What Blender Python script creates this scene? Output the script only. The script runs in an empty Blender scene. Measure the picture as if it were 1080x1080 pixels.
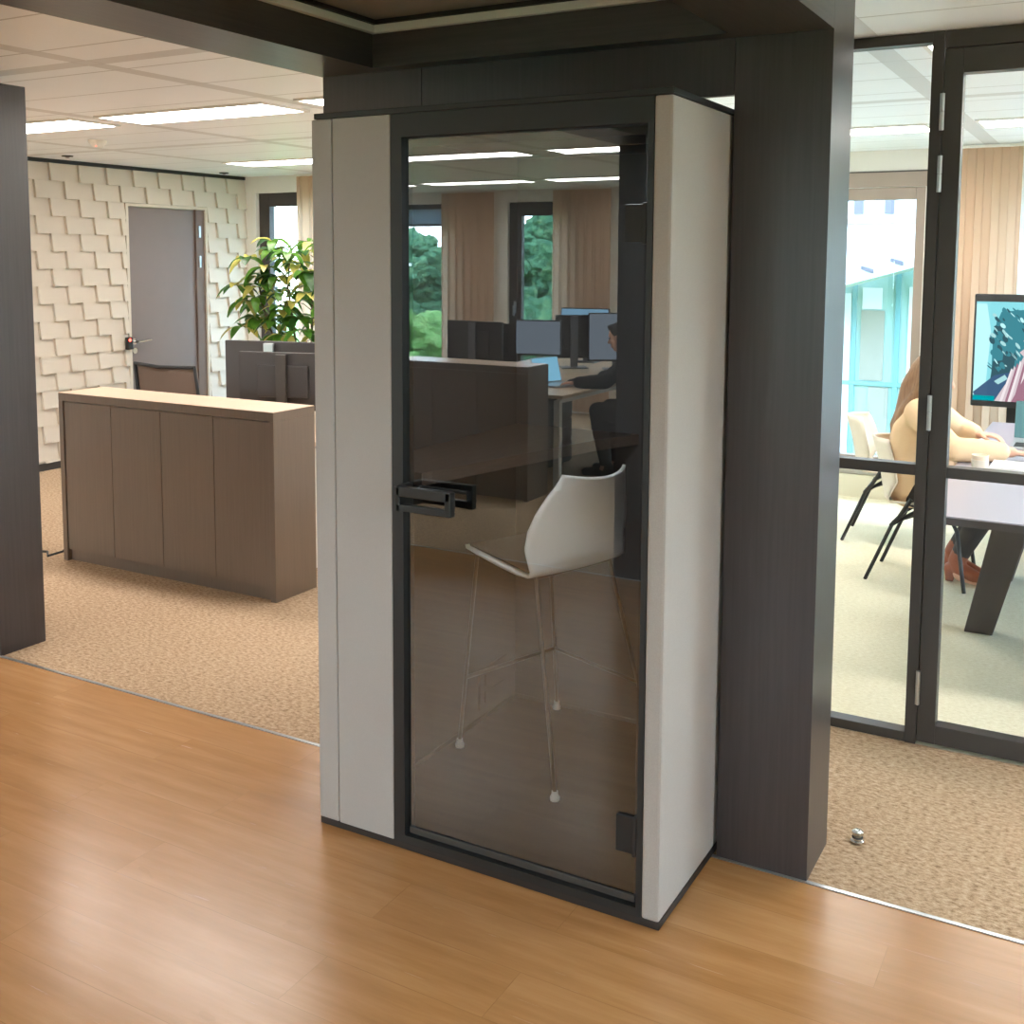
import bpy, bmesh, math, random
from mathutils import Vector, Matrix, noise

random.seed(7)
S = bpy.context.scene
COL = S.collection
PI = math.pi

# ------------------------------------------------------------------ render view
S.view_settings.view_transform = 'Standard'
S.view_settings.look = 'None'
S.view_settings.gamma = 1.0
S.view_settings.use_curve_mapping = False
S.view_settings.exposure = 1.3
try:
    S.cycles.max_bounces = 10
    S.cycles.transparent_max_bounces = 24
    S.cycles.glossy_bounces = 6
    S.cycles.diffuse_bounces = 5
    S.cycles.caustics_reflective = False
    S.cycles.caustics_refractive = False
    S.cycles.sample_clamp_indirect = 6.0
except Exception:
    pass

# ------------------------------------------------------------------ materials
def lin(r, g, b):
    f = lambda c: (c/255/12.92) if c/255 <= 0.04045 else ((c/255+0.055)/1.055)**2.4
    return (f(r), f(g), f(b), 1.0)

class NT:
    """tiny node-tree helper"""
    def __init__(s, name):
        s.m = bpy.data.materials.new(name); s.m.use_nodes = True
        s.t = s.m.node_tree; s.n = s.t.nodes; s.l = s.t.links
        s.n.clear()
        s.out = s.n.new('ShaderNodeOutputMaterial')
    def add(s, kind, **kw):
        n = s.n.new('ShaderNode' + kind)
        for k, v in kw.items():
            if k in n.inputs: n.inputs[k].default_value = v
            else: setattr(n, k, v)
        return n
    def link(s, a, b): s.l.new(a, b)
    def math(s, op, a, b=None, c=None):
        n = s.n.new('ShaderNodeMath'); n.operation = op
        for i, v in enumerate((a, b, c)):
            if v is None: continue
            if isinstance(v, (int, float)): n.inputs[i].default_value = v
            else: s.l.new(v, n.inputs[i])
        return n.outputs[0]
    def mix(s, fac, a, b):
        n = s.n.new('ShaderNodeMix'); n.data_type = 'RGBA'
        for k, v in ((0, fac), (6, a), (7, b)):
            if isinstance(v, (int, float, tuple)): n.inputs[k].default_value = v
            else: s.l.new(v, n.inputs[k])
        return n.outputs[2]
    def ramp(s, fac, stops):
        n = s.n.new('ShaderNodeValToRGB'); e = n.color_ramp.elements
        e[0].position, e[0].color = stops[0]
        e[1].position, e[1].color = stops[-1]
        for p, c in stops[1:-1]:
            k = e.new(p); k.color = c
        s.l.new(fac, n.inputs[0]); return n.outputs[0]
    def pos(s, scale=(1, 1, 1), obj=False):
        if obj:
            src = s.n.new('ShaderNodeTexCoord').outputs['Object']
        else:
            src = s.n.new('ShaderNodeNewGeometry').outputs['Position']
        mp = s.n.new('ShaderNodeMapping'); mp.inputs['Scale'].default_value = scale
        s.l.new(src, mp.inputs['Vector']); return mp.outputs[0]
    def noise(s, vec, scale, detail=4, rough=0.55):
        n = s.n.new('ShaderNodeTexNoise'); n.inputs['Scale'].default_value = scale
        n.inputs['Detail'].default_value = detail; n.inputs['Roughness'].default_value = rough
        s.l.new(vec, n.inputs['Vector']); return n.outputs['Fac']
    def bsdf(s, color, rough=0.6, metal=0.0, spec=0.5, bump=None, bstr=0.2, bdist=0.01, **kw):
        b = s.n.new('ShaderNodeBsdfPrincipled')
        if isinstance(color, tuple): b.inputs['Base Color'].default_value = color
        else: s.l.new(color, b.inputs['Base Color'])
        if isinstance(rough, (int, float)): b.inputs['Roughness'].default_value = rough
        else: s.l.new(rough, b.inputs['Roughness'])
        b.inputs['Metallic'].default_value = metal
        b.inputs['Specular IOR Level'].default_value = spec
        for k, v in kw.items(): b.inputs[k.replace('_', ' ')].default_value = v
        if bump is not None:
            bn = s.n.new('ShaderNodeBump'); bn.inputs['Strength'].default_value = bstr
            bn.inputs['Distance'].default_value = bdist
            s.l.new(bump, bn.inputs['Height']); s.l.new(bn.outputs[0], b.inputs['Normal'])
        s.l.new(b.outputs[0], s.out.inputs[0]); return b

def plain(name, c, rough=0.6, metal=0.0, spec=0.5, var=0.06, vscale=6.0):
    t = NT(name); p = t.pos()
    nz = t.noise(p, vscale, 3)
    d = tuple(max(0, x*(1-var)) for x in c[:3]) + (1,)
    u = tuple(min(1, x*(1+var)) for x in c[:3]) + (1,)
    t.bsdf(t.mix(nz, d, u), rough, metal, spec); return t.m

def emit(name, c, strength):
    t = NT(name); e = t.add('Emission', Color=c, Strength=strength)
    t.link(e.outputs[0], t.out.inputs[0]); return t.m

M = {}
def mk_wood_floor():
    t = NT('oak_plank_floor')
    v = t.pos()
    br = t.n.new('ShaderNodeTexBrick'); t.link(v, br.inputs['Vector'])
    br.offset = 0.37; br.inputs['Scale'].default_value = 1.0
    br.inputs['Brick Width'].default_value = 1.22; br.inputs['Row Height'].default_value = 0.186
    br.inputs['Mortar Size'].default_value = 0.0012; br.inputs['Mortar Smooth'].default_value = 0.2
    br.inputs['Color1'].default_value = (0, 0, 0, 1); br.inputs['Color2'].default_value = (1, 1, 1, 1)
    br.inputs['Mortar'].default_value = (0.5, 0.5, 0.5, 1)
    # per-plank shift of the grain
    vv = t.n.new('ShaderNodeVectorMath'); vv.operation = 'ADD'
    t.link(t.pos((0.85, 8.0, 1)), vv.inputs[0])
    mul = t.n.new('ShaderNodeVectorMath'); mul.operation = 'MULTIPLY'
    t.link(br.outputs['Color'], mul.inputs[0]); mul.inputs[1].default_value = (0, 0, 9.0)
    t.link(mul.outputs[0], vv.inputs[1])
    g1 = t.noise(vv.outputs[0], 2.2, 7, 0.62)
    vf = t.n.new('ShaderNodeVectorMath'); vf.operation = 'ADD'
    t.link(t.pos((2.0, 46.0, 1)), vf.inputs[0]); t.link(mul.outputs[0], vf.inputs[1])
    g2 = t.noise(vf.outputs[0], 2.0, 5, 0.6)
    c = t.ramp(g1, [(0.25, lin(168, 120, 72)), (0.5, lin(188, 139, 88)), (0.75, lin(205, 158, 106))])
    c = t.mix(t.math('MULTIPLY', g2, 0.40), c, lin(156, 108, 68))
    c = t.mix(t.math('MULTIPLY', br.outputs['Color'], 0.22), c, lin(202, 158, 112))
    # knots
    vk = t.noise(t.pos((1.6, 3.6, 1)), 2.3, 2, 0.4)
    k = t.math('MULTIPLY', t.math('GREATER_THAN', vk, 0.735), 0.12)
    c = t.mix(k, c, lin(130, 88, 56))
    c = t.mix(t.math('MULTIPLY', br.outputs['Fac'], 0.22), c, lin(96, 60, 36))
    t.bsdf(c, t.math('MULTIPLY_ADD', g2, 0.12, 0.19), 0, 0.5, bump=g2, bstr=0.05, bdist=0.002)
    return t.m
def mk_carpet(name, ca, cb, cc, str_=0.6):
    t = NT(name)
    v = t.pos((1, 1, 1))
    a = t.noise(v, 95, 3, 0.7); b = t.noise(t.pos((0.8, 1.4, 1)), 58, 4, 0.7); d = t.noise(v, 1.3, 2)
    c = t.ramp(b, [(0.33, ca), (0.5, cb), (0.66, cc)])
    c = t.mix(t.math('MULTIPLY', a, 0.5), c, ca)
    c = t.mix(t.math('MULTIPLY', d, 0.25), c, cb)
    t.bsdf(c, 0.95, 0, 0.1, bump=a, bstr=str_, bdist=0.006)
    return t.m
def mk_darkwood(name, base, hi, axis, rough=0.42):
    t = NT(name)
    sc = {'z': (60, 60, 2.0), 'x': (2.0, 60, 60), 'y': (60, 2.0, 60)}[axis]
    g = t.noise(t.pos(sc), 1.6, 6, 0.65)
    sc2 = tuple(x*0.25 for x in sc)
    g2 = t.noise(t.pos(sc2), 1.5, 3, 0.5)
    c = t.ramp(g, [(0.3, base), (0.7, hi)])
    c = t.mix(t.math('MULTIPLY', g2, 0.3), c, base)
    t.bsdf(c, rough, 0, 0.6, bump=g, bstr=0.06, bdist=0.001)
    return t.m
def mk_felt(name, c1, c2, scale=420):
    t = NT(name)
    v = t.pos()
    a = t.noise(v, scale, 2, 0.7); b = t.noise(v, 60, 4, 0.6)
    c = t.mix(a, c1, c2); c = t.mix(t.math('MULTIPLY', b, 0.3), c, c1)
    t.bsdf(c, 0.95, 0, 0.1, bump=a, bstr=0.25, bdist=0.002)
    return t.m
def mk_ceiling():
    t = NT('metal_plank_ceiling')
    g = t.n.new('ShaderNodeNewGeometry')
    sp = t.n.new('ShaderNodeSeparateXYZ'); t.link(g.outputs['Position'], sp.inputs[0])
    x, y = sp.outputs[0], sp.outputs[1]
    def band(val, off, period, width):
        m = t.math('PINGPONG', t.math('SUBTRACT', val, off), period/2)
        return t.math('LESS_THAN', m, width/2)
    thin = band(y, 0.70, 0.4333, 0.012)
    bx = band(x, -3.74, 1.44, 0.085)
    by = band(y, 3.13, 2.6, 0.085)
    ex = t.math('SUBTRACT', band(x, -3.74, 1.44, 0.095), bx)
    ey = t.math('SUBTRACT', band(y, 3.13, 2.6, 0.095), by)
    nz = t.noise(t.pos(), 3, 2)
    c = t.mix(nz, lin(240, 244, 250), lin(246, 249, 253))
    c = t.mix(t.math('MULTIPLY', thin, 0.45), c, lin(120, 110, 104))
    bb = t.math('MAXIMUM', bx, by)
    c = t.mix(t.math('MULTIPLY', bb, 0.8), c, lin(206, 206, 208))
    c = t.mix(t.math('MULTIPLY', t.math('MAXIMUM', ex, ey), 0.35), c, lin(130, 120, 112))
    t.bsdf(c, 0.45, 0, 0.35)
    return t.m
def mk_glass(name, tint, refl, refl_col=(1, 1, 1, 1), rough=0.0):
    t = NT(name)
    tr = t.add('BsdfTransparent', Color=tint)
    gl = t.add('BsdfGlossy', Color=refl_col, Roughness=rough)
    mx = t.n.new('ShaderNodeMixShader')
    lw = t.n.new('ShaderNodeLayerWeight'); lw.inputs['Blend'].default_value = 0.35
    f = t.math('MULTIPLY_ADD', lw.outputs['Fresnel'], refl*0.9, refl)
    t.link(f, mx.inputs[0]); t.link(tr.outputs[0], mx.inputs[1]); t.link(gl.outputs[0], mx.inputs[2])
    t.link(mx.outputs[0], t.out.inputs[0]); return t.m
def mk_clear(name, tint):
    t = NT(name); tr = t.add('BsdfTransparent', Color=tint)
    t.link(tr.outputs[0], t.out.inputs[0]); return t.m
def mk_curtain(name, c, trans):
    t = NT(name)
    w = t.noise(t.pos((300, 300, 300)), 1.0, 2)
    col = t.mix(w, c, tuple(min(1, x*1.12) for x in c[:3]) + (1,))
    d = t.add('BsdfDiffuse'); tl = t.add('BsdfTranslucent')
    t.link(col, d.inputs[0]); t.link(col, tl.inputs[0])
    mx = t.n.new('ShaderNodeMixShader'); mx.inputs[0].default_value = trans
    t.link(d.outputs[0], mx.inputs[1]); t.link(tl.outputs[0], mx.inputs[2])
    t.link(mx.outputs[0], t.out.inputs[0]); return t.m
def mk_leaf(name, a, b):
    t = NT(name)
    col = t.mix(t.noise(t.pos(), 14, 3), a, b)
    p = t.n.new('ShaderNodeBsdfPrincipled'); t.link(col, p.inputs['Base Color'])
    p.inputs['Roughness'].default_value = 0.35
    tl = t.add('BsdfTranslucent'); t.link(col, tl.inputs[0])
    mx = t.n.new('ShaderNodeMixShader'); mx.inputs[0].default_value = 0.35
    t.link(p.outputs[0], mx.inputs[1]); t.link(tl.outputs[0], mx.inputs[2])
    t.link(mx.outputs[0], t.out.inputs[0]); return t.m
def mk_foliage(name, a, b, c):
    t = NT(name); v = t.pos()
    n = t.noise(v, 3.0, 6, 0.7)
    col = t.ramp(n, [(0.3, a), (0.5, b), (0.72, c)])
    t.bsdf(col, 0.8, 0, 0.2, bump=t.noise(v, 7, 5, 0.7), bstr=0.9, bdist=0.25)
    return t.m

M['wood_floor'] = mk_wood_floor()
M['carpet'] = mk_carpet('tan_loop_carpet', lin(132, 106, 80), lin(202, 174, 144), lin(226, 204, 176), 0.7)
M['carpet_lit'] = mk_carpet('brightly_lit_carpet', lin(208, 200, 172), lin(226, 220, 194), lin(236, 232, 212), 0.3)  # lighter copy of the carpet, the room's brightness put into its colour
M['dark_z'] = mk_darkwood('dark_oak_upright', lin(55, 50, 51), lin(68, 62, 63), 'z', 0.32)
M['dark_x'] = mk_darkwood('dark_oak_cross', lin(58, 54, 53), lin(78, 72, 69), 'x', 0.34)
M['dark_y'] = mk_darkwood('dark_oak_long', lin(58, 54, 52), lin(78, 72, 68), 'y', 0.34)
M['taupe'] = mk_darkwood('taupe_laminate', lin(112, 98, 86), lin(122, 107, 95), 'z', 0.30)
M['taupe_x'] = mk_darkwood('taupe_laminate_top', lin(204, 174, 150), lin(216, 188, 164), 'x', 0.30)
M['felt'] = mk_felt('light_grey_felt', lin(161, 157, 153), lin(188, 184, 180))
M['felt_in'] = mk_felt('grey_felt_lining', lin(66, 65, 65), lin(86, 84, 83))
M['black_metal'] = plain('black_powder_coat', lin(42, 44, 45), 0.45, 0.2, 0.5)
M['black_matte'] = plain('matt_black', lin(30, 30, 31), 0.6)
M['frame_grey'] = plain('dark_grey_aluminium', lin(68, 64, 61), 0.42, 0.15)
M['plinth'] = plain('dark_plinth', lin(46, 40, 38), 0.55)
M['alu'] = plain('brushed_aluminium', lin(190, 195, 198), 0.28, 0.9)
M['steel'] = plain('polished_steel', lin(205, 205, 205), 0.16, 1.0)
M['chrome'] = plain('satin_chrome', lin(112, 104, 98), 0.3, 0.9)
M['white_plastic'] = plain('white_plastic', lin(232, 230, 224), 0.38, 0, 0.5, 0.02)
M['cream_plastic'] = plain('cream_plastic', lin(226, 216, 200), 0.4, 0, 0.5, 0.02)
M['white_paint'] = plain('white_wall_paint', lin(228, 226, 218), 0.8, 0, 0.2, 0.02)
M['cream_paint'] = plain('cream_wall_paint', lin(214, 208, 186), 0.8, 0, 0.2, 0.02)
M['ceiling'] = mk_ceiling()
M['canopy_ceiling'] = plain('dark_canopy_ceiling', lin(150, 146, 142), 0.3, 0, 0.5)
M['tile'] = plain('pale_wall_tile', lin(208, 198, 184), 0.7, 0, 0.3, 0.04, 2.0)
M['door_grey'] = plain('grey_brown_door_leaf', lin(124, 112, 108), 0.45)
M['door_frame'] = plain('brown_door_frame', lin(110, 92, 82), 0.5)
M['win_frame'] = plain('dark_window_frame', lin(66, 60, 58), 0.5)
M['win_frame_taupe'] = plain('taupe_window_frame', lin(150, 136, 124), 0.5)
M['booth_glass'] = mk_glass('tinted_door_glass', (0.96, 0.955, 0.945, 1), 0.175, (0.88, 0.97, 1.0, 1))
M['glass_back'] = mk_clear('tinted_glass_body', (0.97, 0.97, 0.97, 1))
M['glass'] = mk_glass('clear_partition_glass', (0.98, 0.985, 0.985, 1), 0.007)
M['win_glass'] = mk_glass('window_glass', (0.93, 0.98, 1.0, 1), 0.03)
M['curtain'] = mk_curtain('beige_sheer_curtain', lin(206, 175, 151), 0.48)
M['sheer'] = mk_curtain('white_sheer_curtain', lin(236, 238, 240), 0.6)
M['blind'] = mk_curtain('grey_roller_blind', lin(170, 190, 205), 0.4)
M['light'] = emit('led_panel', (1.0, 0.93, 0.88, 1), 10.0)
M['light_frame'] = plain('light_frame_white', lin(232, 230, 226), 0.5)
M['screen_black'] = plain('black_screen_glass', lin(26, 28, 31), 0.16, 0, 0.5)
M['mon_back'] = plain('monitor_back_plastic', lin(58, 54, 53), 0.4)
M['mon_stand'] = plain('monitor_stand_metal', lin(120, 122, 126), 0.35, 0.6)
M['chair_mesh'] = plain('brown_chair_fabric', lin(104, 88, 78), 0.8)
M['chair_dark'] = plain('dark_chair_fabric', lin(44, 46, 48), 0.7)
M['desk'] = mk_darkwood('light_beech_desk', lin(206, 178, 148), lin(222, 198, 170), 'y', 0.4)
M['table_top'] = plain('lavender_grey_tabletop', lin(168, 164, 176), 0.28, 0, 0.5, 0.02)
M['table_edge'] = plain('dark_table_edge', lin(74, 68, 68), 0.5)
M['table_leg'] = plain('anthracite_table_leg', lin(70, 63, 61), 0.5)
M['chair_leg'] = plain('black_steel_leg', lin(44, 44, 46), 0.4, 0.3)
M['skin'] = plain('skin', lin(226, 176, 150), 0.5, 0, 0.4, 0.04)
M['sweater'] = mk_felt('apricot_knit_sweater', lin(232, 196, 156), lin(242, 212, 176), 180)
M['trousers'] = plain('dark_trousers', lin(52, 46, 46), 0.8)
M['boot'] = plain('rust_leather_boot', lin(150, 78, 48), 0.5)
M['hair'] = mk_darkwood('long_brown_hair', lin(126, 88, 62), lin(178, 136, 100), 'z', 0.5)
M['hair_dark'] = plain('dark_hair', lin(34, 28, 26), 0.6)
M['nail'] = plain('pink_nail', lin(206, 60, 92), 0.3)
M['eye'] = plain('eye', lin(40, 32, 30), 0.2)
M['lip'] = plain('lip', lin(186, 104, 98), 0.5)
M['navy'] = plain('charcoal_pullover', lin(46, 48, 52), 0.85)
M['paper'] = plain('white_paper', lin(244, 243, 240), 0.7, 0, 0.3, 0.01)
M['teal_lid'] = plain('teal_laptop_lid', lin(96, 142, 150), 0.35, 0.3)
M['silver'] = plain('silver_laptop', lin(186, 190, 194), 0.35, 0.6)
M['laptop_screen'] = emit('laptop_screen', (0.35, 0.75, 1.0, 1), 1.2)
M['mon_screen'] = emit('monitor_screen', (0.42, 0.47, 0.55, 1), 0.55)
M['mon_screen_lit'] = emit('monitor_screen_lit', (0.35, 0.62, 0.85, 1), 0.9)
M['leaf_green'] = mk_leaf('leaf_green', lin(52, 104, 34), lin(104, 150, 50))
M['leaf_dark'] = mk_leaf('leaf_dark', lin(26, 66, 30), lin(60, 104, 40))
M['leaf_yellow'] = mk_leaf('leaf_yellow', lin(190, 186, 84), lin(222, 208, 124))
M['stem'] = plain('plant_stem', lin(104, 92, 60), 0.7)
M['pot'] = plain('grey_pot', lin(120, 116, 112), 0.6)
M['soil'] = plain('potting_soil', lin(58, 44, 34), 0.95)
M['foliage_a'] = mk_foliage('tree_foliage', lin(56, 96, 74), lin(98, 146, 106), lin(158, 186, 128))
M['foliage_b'] = mk_foliage('shrub_foliage', lin(84, 130, 66), lin(132, 176, 96), lin(186, 206, 132))
M['bark'] = plain('bark', lin(84, 70, 56), 0.9)
M['ground'] = plain('outdoor_grass', lin(96, 124, 70), 0.95, 0, 0.1, 0.2, 1.0)
M['facade_white'] = plain('white_facade', lin(188, 190, 196), 0.7, 0, 0.3, 0.02)
M['facade_glass'] = plain('teal_facade_glazing', lin(132, 158, 156), 0.3, 0, 0.3, 0.06, 0.6)
M['facade_dark'] = plain('facade_window', lin(84, 82, 92), 0.4, 0, 0.2)
M['facade_grey'] = plain('facade_grey_panel', lin(130, 126, 120), 0.5, 0, 0.2)
M['mullion'] = plain('cyan_mullion', lin(100, 138, 146), 0.5, 0, 0.2)
M['red_led'] = emit('red_indicator', (1.0, 0.06, 0.04, 1), 4.0)
M['lens_black'] = plain('sensor_black', lin(28, 28, 30), 0.3)
M['cup'] = plain('cream_paper_cup', lin(244, 226, 200), 0.6, 0, 0.3, 0.02)
M['cable'] = plain('black_cable', lin(28, 26, 25), 0.5)
M['grey_panel'] = plain('dark_desk_screen', lin(60, 56, 55), 0.75)
# picture on the tv
for nm, c, st in (('tv_sky', (0.30, 0.80, 0.88), 1.0), ('tv_pale', (0.52, 0.92, 0.95), 1.1), ('tv_dark', (0.045, 0.12, 0.15), 1.0),
                  ('tv_teal', (0.06, 0.27, 0.33), 1.0), ('tv_blue', (0.06, 0.13, 0.24), 1.0), ('tv_hair', (0.74, 0.62, 0.66), 1.0), ('tv_pink', (0.40, 0.20, 0.27), 1.0),
                  ('tv_leaf', (0.45, 0.78, 0.80), 1.0), ('tv_name', (0.0, 0.36, 0.42), 1.0), ('tv_skin', (0.85, 0.68, 0.68), 1.0), ('tv_strand', (0.95, 0.86, 0.88), 1.0)):
    M[nm] = emit(nm, c + (1,), st*0.42)

# ------------------------------------------------------------------ mesh builder
class MB:
    def __init__(s): s.bm = bmesh.new(); s.mi = 0
    def _tag(s, faces):
        for f in faces: f.material_index = s.mi
    def box(s, x0, x1, y0, y1, z0, z1, bev=0.0, rot=None, piv=None):
        if x1 < x0: x0, x1 = x1, x0
        if y1 < y0: y0, y1 = y1, y0
        c = Vector(((x0+x1)/2, (y0+y1)/2, (z0+z1)/2))
        r = bmesh.ops.create_cube(s.bm, size=1.0)
        vs = r['verts']
        for v in vs:
            v.co = Vector((v.co.x*(x1-x0), v.co.y*(y1-y0), v.co.z*(z1-z0))) + c
        if bev > 0:
            es = list({e for v in vs for e in v.link_edges})
            rb = bmesh.ops.bevel(s.bm, geom=es, offset=bev, segments=2, affect='EDGES', profile=0.6, clamp_overlap=True)
            vs = list({v for f in rb['faces'] for v in f.verts} | {v for v in vs if v.is_valid})
        if rot is not None:
            p = Vector(piv) if piv is not None else c
            for v in vs: v.co = rot @ (v.co - p) + p
        s._tag({f for v in vs for f in v.link_faces})
        return vs
    def seg(s, p0, p1, r0, r1=None, n=12, cap=True):
        r1 = r0 if r1 is None else r1
        p0, p1 = Vector(p0), Vector(p1); d = (p1-p0)
        q = d.to_track_quat('Z', 'Y').to_matrix()
        A = [s.bm.verts.new(p0 + q @ Vector((math.cos(2*PI*i/n)*r0, math.sin(2*PI*i/n)*r0, 0))) for i in range(n)]
        B = [s.bm.verts.new(p1 + q @ Vector((math.cos(2*PI*i/n)*r1, math.sin(2*PI*i/n)*r1, 0))) for i in range(n)]
        fs = [s.bm.faces.new((A[i], A[(i+1) % n], B[(i+1) % n], B[i])) for i in range(n)]
        if cap: fs += [s.bm.faces.new(A[::-1]), s.bm.faces.new(B)]
        s._tag(fs)
    def tube(s, pts, r, n=10, cap=True):
        pts = [Vector(p) for p in pts]
        rs = r if isinstance(r, (list, tuple)) else [r]*len(pts)
        up = None; rings = []
        for i, p in enumerate(pts):
            a = pts[max(i-1, 0)]; b = pts[min(i+1, len(pts)-1)]
            d = (b-a).normalized()
            if up is None:
                up = Vector((0, 0, 1)) if abs(d.z) < 0.9 else Vector((1, 0, 0))
            x = up.cross(d)
            if x.length < 1e-5: x = Vector((1, 0, 0)).cross(d)
            x.normalize(); y = d.cross(x).normalized(); up = y
            rings.append([s.bm.verts.new(p + x*math.cos(2*PI*k/n)*rs[i] + y*math.sin(2*PI*k/n)*rs[i]) for k in range(n)])
        fs = []
        for A, B in zip(rings, rings[1:]):
            fs += [s.bm.faces.new((A[k], A[(k+1) % n], B[(k+1) % n], B[k])) for k in range(n)]
        if cap: fs += [s.bm.faces.new(rings[0][::-1]), s.bm.faces.new(rings[-1])]
        s._tag(fs)
    def lathe(s, c, prof, n=24):
        c = Vector(c); rings = []
        for r, z in prof:
            rings.append([s.bm.verts.new(c + Vector((math.cos(2*PI*k/n)*r, math.sin(2*PI*k/n)*r, z))) for k in range(n)])
        fs = []
        for A, B in zip(rings, rings[1:]):
            fs += [s.bm.faces.new((A[k], A[(k+1) % n], B[(k+1) % n], B[k])) for k in range(n)]
        fs += [s.bm.faces.new(rings[0][::-1]), s.bm.faces.new(rings[-1])]
        s._tag(fs)
    def prism(s, poly, fn0, fn1):
        """poly: 2D points; fn0/fn1 map (a,b) to the two end faces"""
        A = [s.bm.verts.new(fn0(a, b)) for a, b in poly]; B = [s.bm.verts.new(fn1(a, b)) for a, b in poly]
        n = len(poly)
        fs = [s.bm.faces.new(A[::-1]), s.bm.faces.new(B)]
        fs += [s.bm.faces.new((A[i], A[(i+1) % n], B[(i+1) % n], B[i])) for i in range(n)]
        s._tag(fs)
    def face(s, pts):
        f = s.bm.faces.new([s.bm.verts.new(p) for p in pts]); s._tag([f]); return f
    def sheet(s, fn, nu, nv, thick=None):
        g = [[s.bm.verts.new(fn(i/nu, j/nv)) for j in range(nv+1)] for i in range(nu+1)]
        fs = [s.bm.faces.new((g[i][j], g[i+1][j], g[i+1][j+1], g[i][j+1])) for i in range(nu) for j in range(nv)]
        s._tag(fs)
        if thick:
            bmesh.ops.recalc_face_normals(s.bm, faces=fs)
            r = bmesh.ops.solidify(s.bm, geom=fs, thickness=thick)
            s._tag([e for e in r['geom'] if isinstance(e, bmesh.types.BMFace)])
    def ball(s, c, r, sub=2, mat=None):
        q = bmesh.ops.create_icosphere(s.bm, subdivisions=sub, radius=1.0)
        rr = r if isinstance(r, (tuple, list)) else (r, r, r)
        for v in q['verts']:
            w = Vector((v.co.x*rr[0], v.co.y*rr[1], v.co.z*rr[2]))
            if mat is not None: w = mat @ w
            v.co = w + Vector(c)
        s._tag({f for v in q['verts'] for f in v.link_faces})
        return q['verts']
    def build(s, name, mat, parent=None, smooth=False, recalc=True):
        bm = s.bm
        if recalc: bmesh.ops.recalc_face_normals(bm, faces=bm.faces[:])
        if parent is None:
            lo = Vector((min(v.co.x for v in bm.verts), min(v.co.y for v in bm.verts), min(v.co.z for v in bm.verts)))
            hi = Vector((max(v.co.x for v in bm.verts), max(v.co.y for v in bm.verts), 0))
            off = Vector(((lo.x+hi.x)/2, (lo.y+hi.y)/2, lo.z))
        else:
            off = world_loc(parent)
        for v in bm.verts: v.co -= off
        me = bpy.data.meshes.new(name); bm.to_mesh(me); bm.free()
        for m in (mat if isinstance(mat, (list, tuple)) else [mat]): me.materials.append(m)
        if smooth:
            me.polygons.foreach_set('use_smooth', [True]*len(me.polygons))
            if smooth != 'all' and hasattr(me, 'set_sharp_from_angle'): me.set_sharp_from_angle(angle=0.7)
        o = bpy.data.objects.new(name, me); COL.objects.link(o)
        if parent is None: o.location = off
        else: o.parent = parent
        return o

def world_loc(o):
    p = Vector(o.location)
    while o.parent: o = o.parent; p = p + Vector(o.location)
    return p
def tag(o, label=None, cat=None, group=None, kind=None):
    if label: o['label'] = label
    if cat: o['category'] = cat
    if group: o['group'] = group
    if kind: o['kind'] = kind
    return o
def thing(name, loc, label, cat, group=None, kind=None):
    o = bpy.data.objects.new(name, None); COL.objects.link(o); o.location = loc
    o.empty_display_size = 0.1
    return tag(o, label, cat, group, kind)
def bx(name, mat, dims, parent=None, bev=0.0):
    m = MB(); m.box(*dims, bev=bev); return m.build(name, mat, parent)
def copy_tree(o, parent=None):
    c = o.copy(); COL.objects.link(c)
    if parent is not None: c.parent = parent
    for ch in list(o.children): copy_tree(ch, c)
    return c
def struct(o, label=None, cat=None): 
    return tag(o, label, cat, kind='structure')

# ------------------------------------------------------------------ camera (calibrated on the photograph's edges)
HC = 1.75
f_px, ppy, yaw, pitch, roll = 1157.84, 386.11, 0.51120803, -0.0981463, 0.00478449
fw = Vector((-math.sin(yaw)*math.cos(pitch), math.cos(yaw)*math.cos(pitch), math.sin(pitch)))
rt = Vector((math.cos(yaw), math.sin(yaw), 0)); up = rt.cross(fw)
r2 = math.cos(roll)*rt + math.sin(roll)*up; u2 = -math.sin(roll)*rt + math.cos(roll)*up
cam = bpy.data.cameras.new('camera'); camo = bpy.data.objects.new('camera', cam); COL.objects.link(camo)
camo.matrix_world = Matrix(((r2.x, u2.x, -fw.x, 0), (r2.y, u2.y, -fw.y, 0), (r2.z, u2.z, -fw.z, HC), (0, 0, 0, 1)))
cam.sensor_width = 36; cam.sensor_fit = 'HORIZONTAL'; cam.lens = f_px/1080*36
cam.shift_y = -(540-ppy)/1080
cam.clip_start = 0.05; cam.clip_end = 500
S.camera = camo

# ------------------------------------------------------------------ world
w = bpy.data.worlds.new('sky'); S.world = w; w.use_nodes = True
wn = w.node_tree; wn.nodes.clear()
wo = wn.nodes.new('ShaderNodeOutputWorld'); bg = wn.nodes.new('ShaderNodeBackground')
tc = wn.nodes.new('ShaderNodeTexCoord'); sx = wn.nodes.new('ShaderNodeSeparateXYZ'); cr = wn.nodes.new('ShaderNodeValToRGB')
wn.links.new(tc.outputs['Generated'], sx.inputs[0]); wn.links.new(sx.outputs[2], cr.inputs[0])
cr.color_ramp.elements[0].position = 0.0; cr.color_ramp.elements[0].color = (0.84, 0.95, 1.0, 1)
cr.color_ramp.elements[1].position = 0.5; cr.color_ramp.elements[1].color = (0.60, 0.79, 1.0, 1)
wn.links.new(cr.outputs[0], bg.inputs[0]); bg.inputs[1].default_value = 7.0
wn.links.new(bg.outputs[0], wo.inputs[0])

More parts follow.
